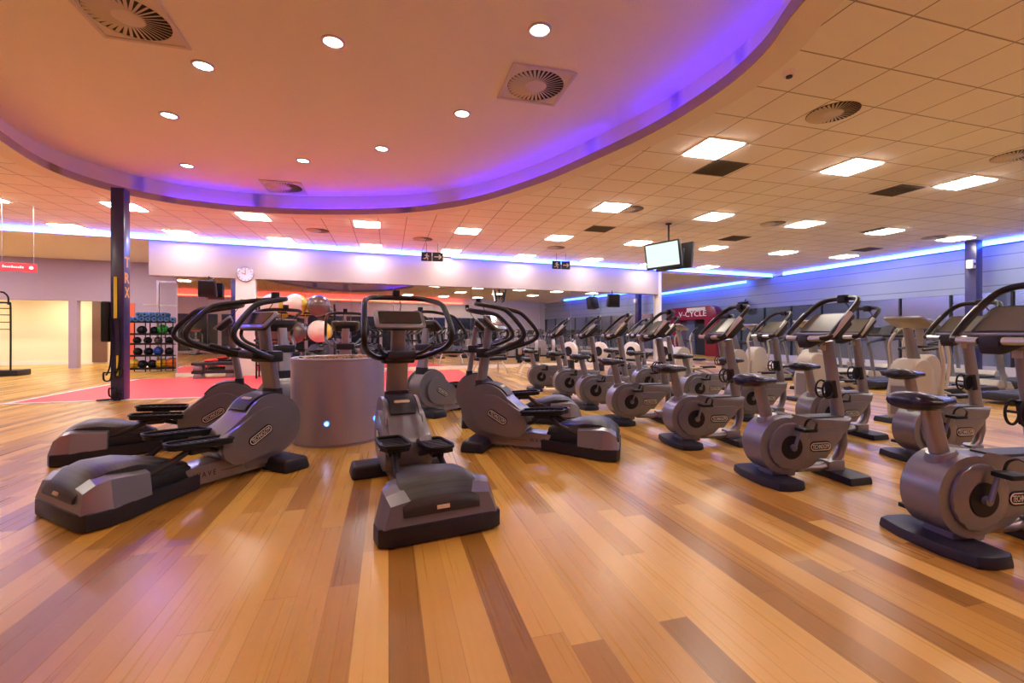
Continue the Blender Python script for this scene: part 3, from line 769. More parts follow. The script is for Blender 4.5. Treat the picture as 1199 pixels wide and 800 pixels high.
# ================================================================== UPRIGHT BIKES
def make_bike():
    t = thing('exercise_bike', 'x', 'exercise bike')
    pf = [(-.10, -.265), (-.03, -.29), (.09, -.285), (.14, -.25), (.14, .25), (.09, .285), (-.03, .29), (-.10, .265), (-.14, .12), (-.14, -.12)]
    MB().plan(pf, 0.0, .062, .014, 2, .96).build('rear_foot', M['dark'], t)
    pf2 = [(.53, -.27), (.75, -.25), (.78, -.20), (.78, .20), (.75, .25), (.53, .27)]
    MB().plan(pf2, 0.0, .06, .014, 2, .95).build('front_foot', M['dark'], t)
    c = (.09, .30)
    prof = [(.725, .505), (.40, .50)] + arc(*c, .225, 68, 285, 26) + [(.27, .09), (.36, .125), (.70, .41)]
    MB().side(prof, -.105, .105, .035, 3).box((.10, 0, .10), (.22, .17, .12), bevel=.03).build('body', M['silver'], t)
    MB().side([(.30, .495), (.68, .497), (.68, .512), (.30, .514)], -.07, .07, .005, 1).build('top_strip', M['charcoal'], t)
    for sd in (-1, 1):
        cv = MB().side(arc(.12, .30, .185, 0, 350, 35), sd*.10, sd*.122, .010, 2)
        cv.side([(.14, .185), (.46, .185), (.51, .25), (.61, .345), (.62, .40), (.58, .415), (.14, .415)], sd*.10, sd*.116, .008, 2)
        o = cv.build('side_cover', M['silver'], t)
        logo_plate(t, (.40, sd*.116, .285), .20, .085, 0, sd)
        MB().side(arc(.135, .29, .095, 0, 348, 29), sd*.12, sd*.128, .003, 1).build('crank_disc', M['black'], o)
    for sd, ang in ((-1, 72), (1, 252)):
        e_ = Vector((.135+math.cos(R(ang))*.165, sd*.155, .29+math.sin(R(ang))*.165))
        cr = MB().tube([(.135, sd*.125, .29), (.135, sd*.15, .29)], .026, 12)
        cr.tube([(.135, sd*.15, .29), e_], [.016, .012], 8, ell=(1, .7))
        cr = cr.build('crank', M['silver'], t)
        y = sd*.205
        pd = MB().box((e_.x, y, e_.z), (.12, .10, .028), bevel=.008).build('pedal', M['black'], t)
        MB().tube(smooth([(e_.x+.03, y-.05, e_.z), (e_.x+.05, y-.045, e_.z+.055), (e_.x+.055, y, e_.z+.08), (e_.x+.05, y+.045, e_.z+.055), (e_.x+.03, y+.05, e_.z)], 4), .012, 6, ell=(.35, 1)).build('strap', M['black'], pd)
    # seat post and saddle
    def sec(x, z, wx, wy, tilt=0): return [Vector((x+p[0], p[1], z+p[0]*tilt)) for p in rrect(wx, wy, min(wx, wy)*.45, 4)]
    MB().loft([sec(.03, .44, .19, .15, .25), sec(.02, .50, .165, .13, .25), sec(.012, .53, .135, .10, .25)]).build('post_collar', M['silver'], t)
    MB().loft([sec(.01, .50, .095, .072, .25), sec(-.065, .79, .088, .066, .25)]).build('seat_post', M['silver2'], t)
    MB().box((-.085, 0, .80), (.12, .09, .05), bevel=.012).build('seat_clamp', M['black'], t)
    def ss(x, hw, z0, z1, cz=0):
        return [Vector((x, hw*math.cos(2*PI*i/14), (z0+z1)/2+(z1-z0)/2*math.sin(2*PI*i/14)*(1 if math.sin(2*PI*i/14) > 0 else .9))) for i in range(14)]
    sd_ = MB().loft([ss(-.245, .05, .875, .935), ss(-.235, .10, .86, .952), ss(-.19, .135, .85, .962), ss(-.12, .13, .85, .957), ss(-.05, .09, .858, .944), ss(.02, .056, .866, .936), ss(.07, .040, .872, .928), ss(.085, .018, .882, .918)])
    so = sd_.build('saddle', M['seat'], t, 60)
    so.location.z = -.09
    # front column
    def cs(x, z, tx, tz, wx, wy):
        ax = Vector((tx, 0, tz)).normalized(); nx = Vector((ax.z, 0, -ax.x))
        return [Vector((x, 0, z)) + nx*p[0] + Vector((0, p[1], 0)) for p in rrect(wx, wy, .035, 3)]
    MB().loft([cs(.690, .47, -.17, 1, .105, .075), cs(.638, .80, -.17, 1, .10, .072), cs(.582, 1.13, -.17, 1, .095, .07)]).build('column', M['silver2'], t)
    pp = [(.695, .49), (.722, .38), (.725, .27), (.69, .165), (.61, .105), (.48, .08), (.26, .085)]
    rings = []
    for i, p in enumerate(pp):
        a = Vector((pp[max(i-1, 0)][0]-pp[min(i+1, len(pp)-1)][0], pp[max(i-1, 0)][1]-pp[min(i+1, len(pp)-1)][1]))
        rings.append(cs(p[0], p[1], a.x, a.y, .065, .09))
    MB().loft(rings).box((.62, 0, .09), (.16, .12, .10), bevel=.02).build('lower_frame', M['silver2'], t)
    bh = MB()
    for yq in (-.034, .034):
        bh.tube([(.556+.052*math.cos(a_), yq, .73+.072*math.sin(a_)) for a_ in [2*PI*i/20 for i in range(20)]], .008, 6, closed=True)
    bh.tube([(.505, -.034, .74), (.505, .034, .74)], .008, 6)
    bh.box((.617, 0, .73), (.045, .085, .15), Matrix.Rotation(R(-10), 3, 'Y'), bevel=.01)
    bh.build('bottle_holder', M['black'], t)
    # handlebar loop
    lo = smooth([(.36, 0, 1.155), (.36, .10, 1.155), (.365, .18, 1.16), (.39, .215, 1.175), (.50, .215, 1.29), (.62, .205, 1.40), (.69, .18, 1.46), (.725, .12, 1.487), (.735, 0, 1.492)], 5)
    full = lo + [Vector((p.x, -p.y, p.z)) for p in lo[-2:0:-1]]
    MB().tube(full, .0215, 10, closed=True).build('handlebar', M['grip'], t)
    for sd in (-1, 1):
        MB().tube([(.40, sd*.218, 1.178), (.50, sd*.222, 1.285), (.575, sd*.215, 1.36)], .0228, 10).tube([(.355, sd*.06, 1.153), (.357, sd*.17, 1.156)], .0228, 10).build('pulse_grip', M['alu'], t)
    MB().box((.47, 0, 1.145), (.26, .12, .07), Matrix.Rotation(R(-18), 3, 'Y'), bevel=.02).box((.37, 0, 1.15), (.07, .10, .075), bevel=.015).build('bar_bracket', M['charcoal'], t)
    u_ = Vector((.72, 0, .69)).normalized(); n_ = Vector((-u_.z, 0, u_.x)); cc = Vector((.545, 0, 1.275))
    con = MB().prism(rrect(.39, .27, .035), cc, (0, -1, 0), u_, -n_, .035, .010, 2).build('console', M['charcoal'], t)
    MB().box(cc-u_*.125+n_*.004, (.02, .36, .02), bevel=.005).build('console_trim', M['silver2'], t)
    MB().prism(rrect(.34, .21, .015), cc+u_*.012, (0, -1, 0), u_, n_, .004).build('screen', M['screenlit'], con)
    MB().prism(rrect(.30, .20, .02), cc-n_*.045, (0, -1, 0), u_, -n_, .05, .015, 2).build('console_back', M['charcoal'], con)
    m_ = MB().box((.715, -.02, 1.485), (.05, .075, .07), bevel=.012).tube(smooth([(.70, -.05, 1.46), (.69, -.10, 1.40), (.66, -.06, 1.35), (.64, -.02, 1.34)], 4), .005, 6)
    m_.build('receiver', M['black'], t)
    m_ = MB().box((.54, 0, 1.075), (.004, .05, .045)); m_.build('sticker', M['palegold'], t)
    return t

bikes = []
B0 = make_bike()
BR = R(-7)
row1 = [(3.01, 1.81), (2.97, 2.98), (3.02, 4.19), (2.97, 5.42), (3.04, 6.62), (3.07, 7.75), (2.94, 8.94)]
for i, (X, Y) in enumerate(row1):
    lab = ['nearest upright exercise bike at the right edge, front row', 'upright exercise bike second from the camera in the front row, shown whole'][i] if i < 2 else \
          (f'upright exercise bike {ORD[i]} from the camera in the front row' if i < 6 else 'farthest upright exercise bike of the front row, near the mirrors')
    if i == 0: B0.location = (X, Y, 0); B0.rotation_euler = (0, 0, BR); B0['label'] = lab; B0['group'] = 'front row of upright bikes'
    else: dup(B0, (X, Y, 0), BR+R(random.uniform(-2, 2)), lab, 'front row of upright bikes')
row2 = [(4.76, 3.05), (4.70, 4.05), (4.75, 5.25), (4.80, 6.4), (4.62, 7.6), (4.75, 8.8)]
for i, (X, Y) in enumerate(row2):
    lab = f'upright exercise bike {ORD[i]} from the camera in the second row' if i else 'upright exercise bike of the second row, directly behind the nearest bike'
    dup(B0, (X, Y, 0), BR+R(random.uniform(-2, 2)), lab, 'second row of upright bikes')

# ================================================================== BEIGE CROSS TRAINERS (third row, facing the bikes)
def make_cross():
    t = thing('cross_trainer', 'x', 'cross trainer', group='beige cross trainers behind the bikes')
    MB().plan([(-.35, -.26), (.25, -.28), (.95, -.16), (.95, .16), (.25, .28), (-.35, .26)], 0, .07, .015, 2, .97).build('base', M['dark'], t)
    prof = [(-.26, .06), (.22, .06), (.24, .30), (.17, .62)] + arc(-.03, .66, .20, 12, 168, 12) + [(-.26, .40)]
    MB().side(prof, -.15, .15, .04, 3).build('tower', M['beige'], t)
    MB().side([(-.275, .12), (-.24, .12), (-.24, .52), (-.275, .50)], -.10, .10, .01, 1).build('tower_panel', M['silver2'], t)
    MB().side([(.2, .05), (.95, .05), (.95, .15), (.2, .22)], -.13, .13, .03, 2).build('rear_beam', M['beige'], t)
    def sec(x, z, wx, wy): return [Vector((x+p[0], p[1], z)) for p in rrect(wx, wy, .035, 3)]
    MB().loft([sec(.10, .50, .15, .13), sec(.02, .85, .13, .11), sec(-.10, 1.26, .10, .09)]).build('column', M['silver2'], t)
    u_ = Vector((-.88, 0, .42)).normalized(); n_ = Vector((u_.z, 0, -u_.x)); cc = Vector((-.08, 0, 1.33))
    con = MB().prism(rrect(.46, .30, .03), cc, (0, 1, 0), u_, n_, .035, .01, 2).build('console', M['silver2'], t)
    MB().prism(rrect(.40, .24, .015), cc+n_*.036, (0, 1, 0), u_, n_, .004).build('screen', M['screen'], con)
    for sd in (-1, 1):
        MB().tube(smooth([(.02, sd*.30, .35), (.06, sd*.31, .75), (.02, sd*.30, 1.05), (.12, sd*.28, 1.22), (.24, sd*.25, 1.30)], 5), .02, 10).build('arm', M['beige'], t)
        MB().tube(smooth([(.10, sd*.29, 1.20), (.20, sd*.27, 1.29), (.27, sd*.24, 1.33)], 4), .026, 10).build('grip', M['grip'], t)
        MB().box((.62, sd*.19, .30 if sd > 0 else .36), (.36, .15, .045), bevel=.012).build('pedal', M['black'], t)
        MB().tube([(.04, sd*.22, .34), (.50, sd*.20, .29 if sd > 0 else .34), (.90, sd*.17, .16)], .024, 8).build('link', M['beige'], t)
    MB().tube(smooth([(-.04, -.14, .98), (.16, -.20, 1.0), (.26, -.10, 1.01), (.28, 0, 1.01), (.26, .10, 1.01), (.16, .20, 1.0), (-.04, .14, .98)], 4), .018, 8).build('front_rail', M['dark'], t)
    return t
C0 = make_cross()
for i, (X, Y, a) in enumerate([(6.75, 4.35, 0), (7.2, 6.2, 0), (7.1, 7.9, 0), (7.0, 9.6, 0), (8.3, 5.2, 0), (8.6, 7.4, 0), (8.9, 9.2, 0)]):
    lab = (f'beige cross trainer {ORD[i]} from the camera behind the second bike row' if i < 4 else ['beige cross trainer farther back at the right, beside a treadmill', 'beige cross trainer farther back among the treadmills', 'beige cross trainer in front of the fifth treadmill'][i-4])
    if i == 0: C0.location = (X, Y, 0); C0['label'] = lab
    else: dup(C0, (X, Y, 0), a, lab)

# ================================================================== TREADMILLS
def make_treadmill():
    t = thing('treadmill', 'x', 'treadmill', group='treadmills along the blue window wall')
    MB().box((-.55, 0, .12), (1.6, .84, .12), bevel=.03).build('deck', M['charcoal'], t)
    MB().box((-.60, 0, .183), (1.45, .52, .01)).build('belt', M['tread'], t)
    MB().side([(.0, .03), (.46, .03), (.50, .12), (.40, .26), (.05, .30), (-.02, .2)], -.42, .42, .04, 3).build('motor_hood', M['beige'], t)
    for sd in (-1, 1):
        MB().tube([(.22, sd*.40, .15), (.10, sd*.40, .75), (-.05, sd*.38, 1.16)], .038, 10, ell=(1.2, .7)).build('upright', M['silver2'], t)
        MB().tube(smooth([(-.02, sd*.38, 1.05), (-.25, sd*.39, 1.02), (-.5, sd*.39, .98), (-.55, sd*.39, .92)], 4), .024, 8).build('handrail', M['grip'], t)
    u_ = Vector((.6, 0, .8)).normalized(); n_ = Vector((-u_.z, 0, u_.x)); cc = Vector((-.02, 0, 1.27))
    con = MB().prism(rrect(.86, .32, .06), cc, (0, -1, 0), u_, -n_, .07, .02, 2).build('console', M['charcoal'], t)
    MB().prism(rrect(.46, .22, .02), cc+n_*.001, (0, -1, 0), u_, n_, .004).build('screen', M['screen'], con)
    MB().tube([(-.03, -.37, 1.10), (-.03, .37, 1.10)], .024, 8).build('cross_bar', M['alu'], t)
    return t
T0 = make_treadmill()
ty = [2.6, 3.8, 5.0, 6.2, 7.4, 8.6, 9.8, 11.0]
for i, Y in enumerate(ty):
    lab = f'treadmill {ORD[i]} from the camera in the row near the window wall'
    if i == 0: T0.location = (11.2, Y, 0); T0['label'] = lab
    else: dup(T0, (11.2, Y, 0), 0, lab)
for i, Y in enumerate(ty[1:]):
    dup(T0, (14.0, Y+.3, 0), 0, f'treadmill {ORD[i]} from the camera in the last row against the window wall')

# ================================================================== ROWERS near the mirrors
def make_rower():
    t = thing('rowing_machine', 'x', 'rowing machine', group='rowing machines in front of the mirrors')
    MB().lathe([(.27, -.07), (.30, -.05), (.30, .05), (.27, .07), (.16, .075)], (0, 0, .62), 32, 'y').build('flywheel_cover', M['ballwhite'], t)
    m_ = MB()
    for sd in (-1, 1): m_.lathe([(.155, sd*.074), (.15, sd*.082)], (0, 0, .62), 24, 'y')
    m_.build('fan_grille', M['black'], t)
    MB().side([(-.10, .0), (.12, .0), (.10, .36), (-.06, .36)], -.11, .11, .02, 2).build('pedestal', M['charcoal'], t)
    MB().box((1.05, 0, .33), (1.9, .07, .06), Matrix.Rotation(R(3), 3, 'Y'), bevel=.01).build('rail', M['alu'], t)
    MB().box((1.1, 0, .40), (.28, .30, .06), bevel=.02).build('seat', M['black'], t)
    MB().box((1.9, 0, .14), (.06, .40, .27), bevel=.01).build('rear_leg', M['charcoal'], t)
    MB().tube([(.05, 0, .88), (.22, 0, 1.02)], .016, 8).box((.25, 0, 1.06), (.04, .18, .14), Matrix.Rotation(R(-20), 3, 'Y'), bevel=.01).build('monitor', M['charcoal'], t)
    for sd in (-1, 1): MB().box((.42, sd*.12, .42), (.06, .12, .30), Matrix.Rotation(R(30), 3, 'Y'), bevel=.01).build('footplate', M['black'], t)
    return t
W0 = make_rower()
rp = [(667, 14.2), (702, 14.2), (740, 14.2), (779, 14.4)]
for i, (px, d) in enumerate(rp):
    p = PD(px, 420, d); lab = f'rowing machine with white flywheel cover by the mirrors, {ORD[i]} from the left'
    if i == 0: W0.location = (p.x, p.y, 0); W0.rotation_euler = (0, 0, R(-62)); W0['label'] = lab
    else: dup(W0, (p.x, p.y, 0), R(-62), lab)

# benches near the mirrors
def make_bench():
    t = thing('weight_bench', 'x', 'weight bench', group='weight benches in front of the mirrors')
    MB().box((0, 0, .46), (1.0, .28, .09), bevel=.025).build('pad', M['black'], t)
    MB().tube(smooth([(-.45, -.26, .02), (-.40, -.20, .2), (-.34, -.05, .40), (-.34, .05, .40), (-.40, .20, .2), (-.45, .26, .02)], 4), .025, 8).build('leg', M['ballwhite'], t)
    MB().tube(smooth([(.45, -.26, .02), (.40, -.20, .2), (.34, -.05, .40), (.34, .05, .40), (.40, .20, .2), (.45, .26, .02)], 4), .025, 8).build('leg', M['ballwhite'], t)
    MB().box((0, 0, .38), (.75, .07, .06), bevel=.01).build('spine', M['ballwhite'], t)
    return t
b = make_bench(); p = PD(618, 430, 12.6); b.location = (p.x, p.y, 0); b.rotation_euler = (0, 0, R(80)); b['label'] = 'white framed weight bench on the far floor left of the rowing machines'
p = PD(574, 434, 12.9); dup(b, (p.x, p.y, 0), R(20), 'weight bench on the far floor behind the side-on lateral trainer')

# ================================================================== LEFT SIDE EQUIPMENT
pz = FL(141, 468)
t = thing('suspension_post', 'square dark blue post from floor to ceiling with gold letters on its side', 'post', (pz.x, pz.y, 0))
MB().box((0, 0, CEIL/2-.005), (.20, .20, CEIL-.01), bevel=.008).build('shaft', M['postblue'], t)
m_ = MB()
for ch, py in (('T', 306), ('R', 325), ('X', 342)):
    text_into(m_, ch, (.1005, 0, CH+(HOR-py)/FPX*8.0), (0, 1, 0), (0, 0, 1), width=.15, height=.19, depth=.002, bold=.035)
m_.build('lettering', M['gold'], t, label='gold vertical letters')
t2 = thing('suspension_strap', 'yellow and black training strap hanging on the dark blue post', 'strap', (pz.x-.02, pz.y-.115, 0))
MB().box((0, 0, 1.83), (.05, .012, .74), bevel=.003, seg=1).box((.03, 0, .62), (.03, .012, .36), bevel=.003, seg=1).build('webbing', M['yellow'], t2)
m_ = MB()
for sx in (-.07, .06):
    m_.tube(smooth([(sx, -.01, 1.46), (sx+.02, -.02, 1.0), (sx, -.02, .62), (sx-.05, -.03, .45)], 5), .012, 6)
m_.build('cord', M['black'], t2)
m_ = MB()
for sx, z in ((-.10, .50), (.07, .56), (-.02, .22), (.05, .15)):
    MB().tube(smooth([(sx-.06, -.03, z), (sx-.05, -.04, z-.12), (sx, -.04, z-.15), (sx+.05, -.04, z-.12), (sx+.06, -.03, z)], 4), .014, 6, closed=True).build('handle', M['black'], t2)
MB().tube(smooth([(-.06, -.04, .03), (-.20, -.05, .025), (-.21, -.11, .025), (-.06, -.10, .03)], 5, closed=True), .012, 6, closed=True).build('foot_cradle', M['black'], t2)
t = thing('strike_pad', 'black upholstered pad fixed to the left side of the blue post', 'pad', (pz.x-.17, pz.y, 1.40))
MB().box((0, 0, 0), (.12, .30, .72), bevel=.035, seg=3).build('cushion', M['black'], t)
MB().box((.065, 0, 0), (.02, .12, .40)).build('mounting_plate', M['charcoal'], t)

# ball rack
rc = PD(180, 435, 14.0); RKA = math.atan2(BD.y, BD.x)
t = thing('ball_rack', 'black five-shelf rack holding medicine balls and blue foam rolls', 'rack', (rc.x, rc.y, 0), RKA)
SH = [.10, .50, .86, 1.16, 1.54]
for sx in (-.55, -.15, .25, .55):
    MB().tube([(sx, -.18, 0), (sx, -.18, 1.56)], .016, 8).tube([(sx, .18, 0), (sx, .18, 1.56)], .016, 8).build('upright', M['black'], t)
for z in SH: MB().box((0, 0, z-.015), (1.16, .40, .025), bevel=.004, seg=1).box((0, -.20, z+.015), (1.16, .015, .04)).build('shelf', M['black'], t)
def rk(x, z, y=0): 
    v = Vector((x, y)); c_, s_ = math.cos(RKA), math.sin(RKA)
    return Vector((rc.x+v.x*c_-v.y*s_, rc.y+v.x*s_+v.y*c_, z))
def med_ball(name, loc, r, m, lab, cat='medicine ball', group=None):
    t_ = thing(name, lab, cat, loc, random.random()*3, group)
    MB().ball((0, 0, 0), r).build('shell', m, t_)
    MB().tube([(r*1.0*math.cos(a), r*1.0*math.sin(a), 0) for a in [2*PI*i/24 for i in range(24)]], .006, 5, closed=True).tube([(r*1.0*math.cos(a), 0, r*1.0*math.sin(a)) for a in [2*PI*i/24 for i in range(24)]], .006, 5, closed=True).build('seam', M['black'], t_)
    return t_
sh_names = ['bottom', 'second', 'third', 'fourth']
lay = [  # shelf, x, radius, material, label or None
 (0, -.50, .15, 'yel', 'yellow ball at the left end of the bottom shelf of the ball rack'), (0, -.28, .13, 'black', None), (0, -.03, .13, 'black', None),
 (0, .20, .15, 'yel', 'yellow ball beside the orange one at the bottom of the rack'), (0, .47, .16, 'org', 'orange ball at the bottom right of the ball rack'),
 (1, -.40, .12, 'black', None), (1, -.13, .12, 'black', None), (1, .12, .135, 'blue', 'bright blue ball on the second shelf of the rack'), (1, .40, .12, 'black', None),
 (2, -.42, .11, 'black', None), (2, -.15, .11, 'black', None), (2, .12, .11, 'ballgrey', 'dark grey ball in the middle of the third rack shelf'), (2, .40, .11, 'black', None),
 (3, -.30, .13, 'black', None), (3, .02, .12, 'black', None), (3, .24, .15, 'green', 'bright green ball on the upper shelf of the rack'), (3, .48, .12, 'black', None)]
for shf, x, r, m, lab in lay:
    z = SH[shf]+r
    med_ball('medicine_ball', rk(x, z), r, M[m], lab or f'black medicine ball on the {sh_names[shf]} shelf of the ball rack', group='medicine balls on the rack' if lab else f'black balls on the {sh_names[shf]} rack shelf')
def roll():
    t_ = thing('foam_roll', 'rolled blue foam mat lying on top of the ball rack', 'foam roll', (0, 0, 0), 0, 'blue foam rolls on the ball rack')
    MB().lathe([(.02, -.22), (.068, -.22), (.075, -.21), (.075, .21), (.068, .22), (.02, .22)], n=18, axis='y').build('roll', M['bluefoam'], t_)
    MB().lathe([(.03, -.223), (.03, .223)], n=12, axis='y').build('core', M['charcoal'], t_)
    return t_
rr_ = None
spots = [(-.55+.157*i, SH[4]+.085) for i in range(8)] + [(-.32+.157*i, SH[4]+.085+.14) for i in range(5)]
for i, (x, z) in enumerate(spots):
    if rr_ is None: rr_ = roll(); rr_.location = rk(x, z); rr_.rotation_euler = (0, 0, RKA)
    else: dup(rr_, rk(x, z), RKA, rr_['label'])
# grey steel frame beside/behind the rack
fc = PD(196, 432, 14.6)
t = thing('rig_frame', 'tall grey steel exercise frame standing behind the ball rack', 'exercise frame', (fc.x, fc.y, 0), RKA)
for sx in (-.25, .35): MB().box((sx, 0, 1.45), (.07, .07, 2.9), bevel=.006, seg=1).build('post', M['alu'], t)
MB().box((.05, 0, 2.86), (.68, .07, .07), bevel=.006, seg=1).build('top_beam', M['alu'], t)
for z in (.10, 1.05, 2.1): MB().box((-.15, 0, z), (1.0, .05, .05), bevel=.005, seg=1).build('rail', M['alu'], t)
# step platforms
sc_ = PD(252, 440, 12.0)
st = thing('step_platform', 'lower of two stacked grey aerobic steps in front of the mirror', 'aerobic step', (sc_.x, sc_.y, 0), RKA)
MB().box((0, 0, .17), (1.0, .36, .08), bevel=.02).build('platform', M['charcoal'], st)
for sx in (-1, 1): MB().box((sx*.36, 0, .065), (.22, .34, .13), bevel=.02, taper=(.8, .9)).build('riser', M['tubegrey'], st)
dup(st, (sc_.x, sc_.y, .215), RKA, 'upper of two stacked grey aerobic steps with a red cloth on it')
t = thing('folded_towel', 'crumpled red cloth lying on the stacked aerobic steps', 'towel', (sc_.x-.12, sc_.y, .425), RKA)
MB().ball((0, 0, .035), .15, 16, (1, .7, .3)).ball((.10, .02, .05), .09, 12, (1, .8, .5)).build('cloth', M['rednote'], t)
# swiss ball rack
bc = PD(348, 430, 12.3)
t = thing('swiss_ball_rack', 'dark tubular rack of large exercise balls left of the planter', 'rack', (bc.x, bc.y, 0), RKA)
for sx in (-.95, .95):
    for sy in (-.22, .22): MB().tube([(sx, sy, 0), (sx, sy, 2.0)], .022, 8).build('post', M['black'], t)
for z in (.35, 1.02, 1.75):
    for sy in (-.16, .16): MB().tube([(-.95, sy, z), (.95, sy, z)], .02, 8).build('rail', M['black'], t)
def sball(px, py, m, lab, stripe=None, d=12.15, r=.30):
    p = PD(px, py, d)
    t_ = thing('exercise_ball', lab, 'exercise ball', p, RKA+R(20), 'large exercise balls on the rack')
    MB().ball((0, 0, 0), r, 28).build('ball_skin', m, t_)
    if stripe:
        MB().lathe([(math.sqrt(max(0, r*r-h*h))+.002, h) for h in [r*.28+r*.70*i/8 for i in range(9)]], n=28, axis='x', cap=False).build('coloured_panel', stripe, t_)
    m_ = MB()
    m_.lathe([(.02, r-.003), (.012, r+.004)], n=10); m_.build('plug', M['charcoal'], t_)
def shelf_z(py): return CH+(HOR-py)/FPX*12.15
sball(319, 357, M['ballwhite'], 'white and yellow exercise ball at the upper left of the ball rack', M['ballyellow'])
sball(346, 357, M['ballwhite'], 'white and yellow exercise ball in the middle of the upper row', M['ballyellow'])
sball(373, 358, M['ballbrown'], 'dark brown exercise ball at the right end of the upper row')
sball(313, 390, M['ballbrown'], 'dark brown exercise ball at the left of the lower row')
sball(345, 389, M['ballgrey'], 'shiny dark grey exercise ball in the lower row')
sball(374, 388, M['ballwhite'], 'white and yellow exercise ball at the right end of the lower row', M['ballyellow'])
# storage frame at the far left edge
ff = PD(4, 438, 12.6)
t = thing('storage_frame', 'dark steel frame with rounded rails on a low base at the left edge', 'exercise frame', (ff.x, ff.y, 0), RKA)
MB().box((-.2, 0, .08), (1.3, .6, .16), bevel=.02).build('base', M['charcoal'], t)
m_ = MB().tube(smooth([(.28, -.25, .1), (.28, -.25, 1.9), (.24, -.25, 2.0), (.15, -.25, 2.04), (-.8, -.25, 2.04)], 4), .022, 8); m_.build('post', M['black'], t)
MB().tube(smooth([(.05, .1, 2.0), (.05, .1, 2.2), (-.02, .1, 2.32), (-.15, .1, 2.36), (-.8, .1, 2.36)], 4), .022, 8).build('post', M['black'], t)
for z in (1.3, 1.5, 1.7, 1.88, 2.15): MB().tube([(-.8, -.25, z), (.28 if z < 2 else .05, -.25, z)], .012, 8).build('rail', M['black'], t)
# clock
cp = (pl+pr)/2 + BN*.145
t = thing('wall_clock', 'round grey wall clock on the white pillar', 'clock', (cp.x, cp.y, CH+(HOR-321)/FPX*12.65), math.atan2(BN.y, BN.x)+PI/2)
MB().lathe([(.20, 0), (.215, -.01), (.22, -.035), (.20, -.045), (.195, -.03)], n=40, axis='y', cap=False).build('rim', M['tubegrey'], t)
MB().lathe([(.20, -.005), (.198, -.028)], n=40, axis='y').build('face', M['clockface'], t)
m_ = MB()
for i in range(12):
    a = 2*PI*i/12; m_.box((math.sin(a)*.165, -.030, math.cos(a)*.165), (.012, .004, .035), Matrix.Rotation(a, 3, 'Y'))
m_.build('hour_marks', M['charcoal'], t)
MB().box((.0, -.032, .06), (.012, .004, .14)).build('hand', M['black'], t)
MB().box((-.045, -.034, .015), (.10, .004, .016), Matrix.Rotation(R(20), 3, 'Y')).build('hand', M['redpaint'], t)
# loudspeakers
def make_speaker(loc, rz, lab, sc=1.0):
    t_ = thing('mounted_loudspeaker', lab, 'loudspeaker', loc, rz)
    MB().box((0, 0, 0), (.50*sc, .28*sc, .52*sc), Matrix.Rotation(R(12), 3, 'X'), bevel=.02, taper=(.9, .9)).build('cabinet', M['dark'], t_)
    MB().box((0, -.15*sc, 0.0), (.42*sc, .02, .44*sc), Matrix.Rotation(R(12), 3, 'X'), bevel=.006).build('grille_cloth', M['black'], t_)
    MB().tube([(0, .05, .2*sc), (0, .15, .40*sc)], .02, 8).build('bracket', M['black'], t_)
p = PD(243, 338, 12.15); make_speaker(p, R(8), 'black loudspeaker hanging under the white bulkhead left of the clock', .85)
p = PD(718, 352, 16.4); make_speaker(p, R(-10), 'black loudspeaker hanging in front of the mirrors near the far end', .9)
make_speaker((XR-.2, 17.6, 2.45), R(-80), 'dark loudspeaker on the right wall past the red portal', .9)

# ================================================================== RIGHT SIDE: portal, pillar
t = thing('portal', 'dark red rounded portal with white V-CYCLE lettering on the far right wall', 'portal', (XR-.02, 21.2, 0))
W_, H_, T_ = 2.1, 2.62, .35
outl = [(-W_, 0)] + arc(-W_+.5, H_-.5, .5, 180, 90, 8) + arc(W_-.5, H_-.5, .5, 90, 0, 8) + [(W_, 0), (W_-.85, 0), (W_-.85, 1.95), (-W_+.85, 1.95), (-W_+.85, 0)]
m_ = MB(); m_.prism(outl, (-.12, 0, 0), (0, -1, 0), (0, 0, 1), (-1, 0, 0), T_, .02, 2); m_.build('surround', M['redpaint'], t)
m_ = MB(); text_into(m_, 'V-CYCLE', (-.12-T_-.001, -.22, 2.24), (0, -1, 0), (0, 0, 1), width=2.3, height=.30, depth=.01); m_.build('lettering', M['logo'], t)
MB().box((-.12-T_-.01, -.55, 2.48), (.02, 1.5, .17)).build('name_board', M['ballwhite'], t)
dr_ = MB().box((-.06, .65, .97), (.05, 1.2, 1.9)).build('door_leaf', M['glass'], t)
MB().box((-.06, -.65, .97), (.05, 1.2, 1.9)).build('door_leaf', M['charcoal'], t)
MB().tube([(-.12, .12, .85), (-.12, .12, 1.25)], .015, 8).build('door_handle', M['alu'], dr_)
pp_ = PD(1140, 340, 12.6)
struct(MB().box((pp_.x, pp_.y, CEIL/2), (.26, .26, CEIL-.02), bevel=.01).build('wall_column', M['postblue']))
s_ = PD(1133, 309, 12.4)
t = thing('wall_sensor', 'small white sensor box on the dark pillar by the window wall', 'sensor', (pp_.x-.2, pp_.y-.05, s_.z))
MB().box((0, 0, 0), (.14, .16, .24), bevel=.02).build('housing', M['ballwhite'], t)
MB().lathe([(.04, -.085), (.03, -.095), (.01, -.098)], n=16, axis='y').build('lens', M['charcoal'], t)

# a few machines behind the camera that the mirrors show
for i, (X, Y) in enumerate([(-9.5, -1.0), (-7.5, -1.2), (-5.5, -1.4), (9.5, -1.0), (12.0, -.5)]):
    dup(C0, (X, Y, 0), R(90), 'cross trainer by the rear wall, seen only as a reflection in the mirrors')

# ================================================================== LIGHT
def area(name, loc, rot, size, power, col, shape='SQUARE', sy=None):
    l = bpy.data.lights.new(name, 'AREA'); l.energy = power; l.color = col; l.shape = shape; l.size = size
    if sy: l.size_y = sy
    o = bpy.data.objects.new(name, l); o.location = loc; o.rotation_euler = rot; COL.objects.link(o); return o
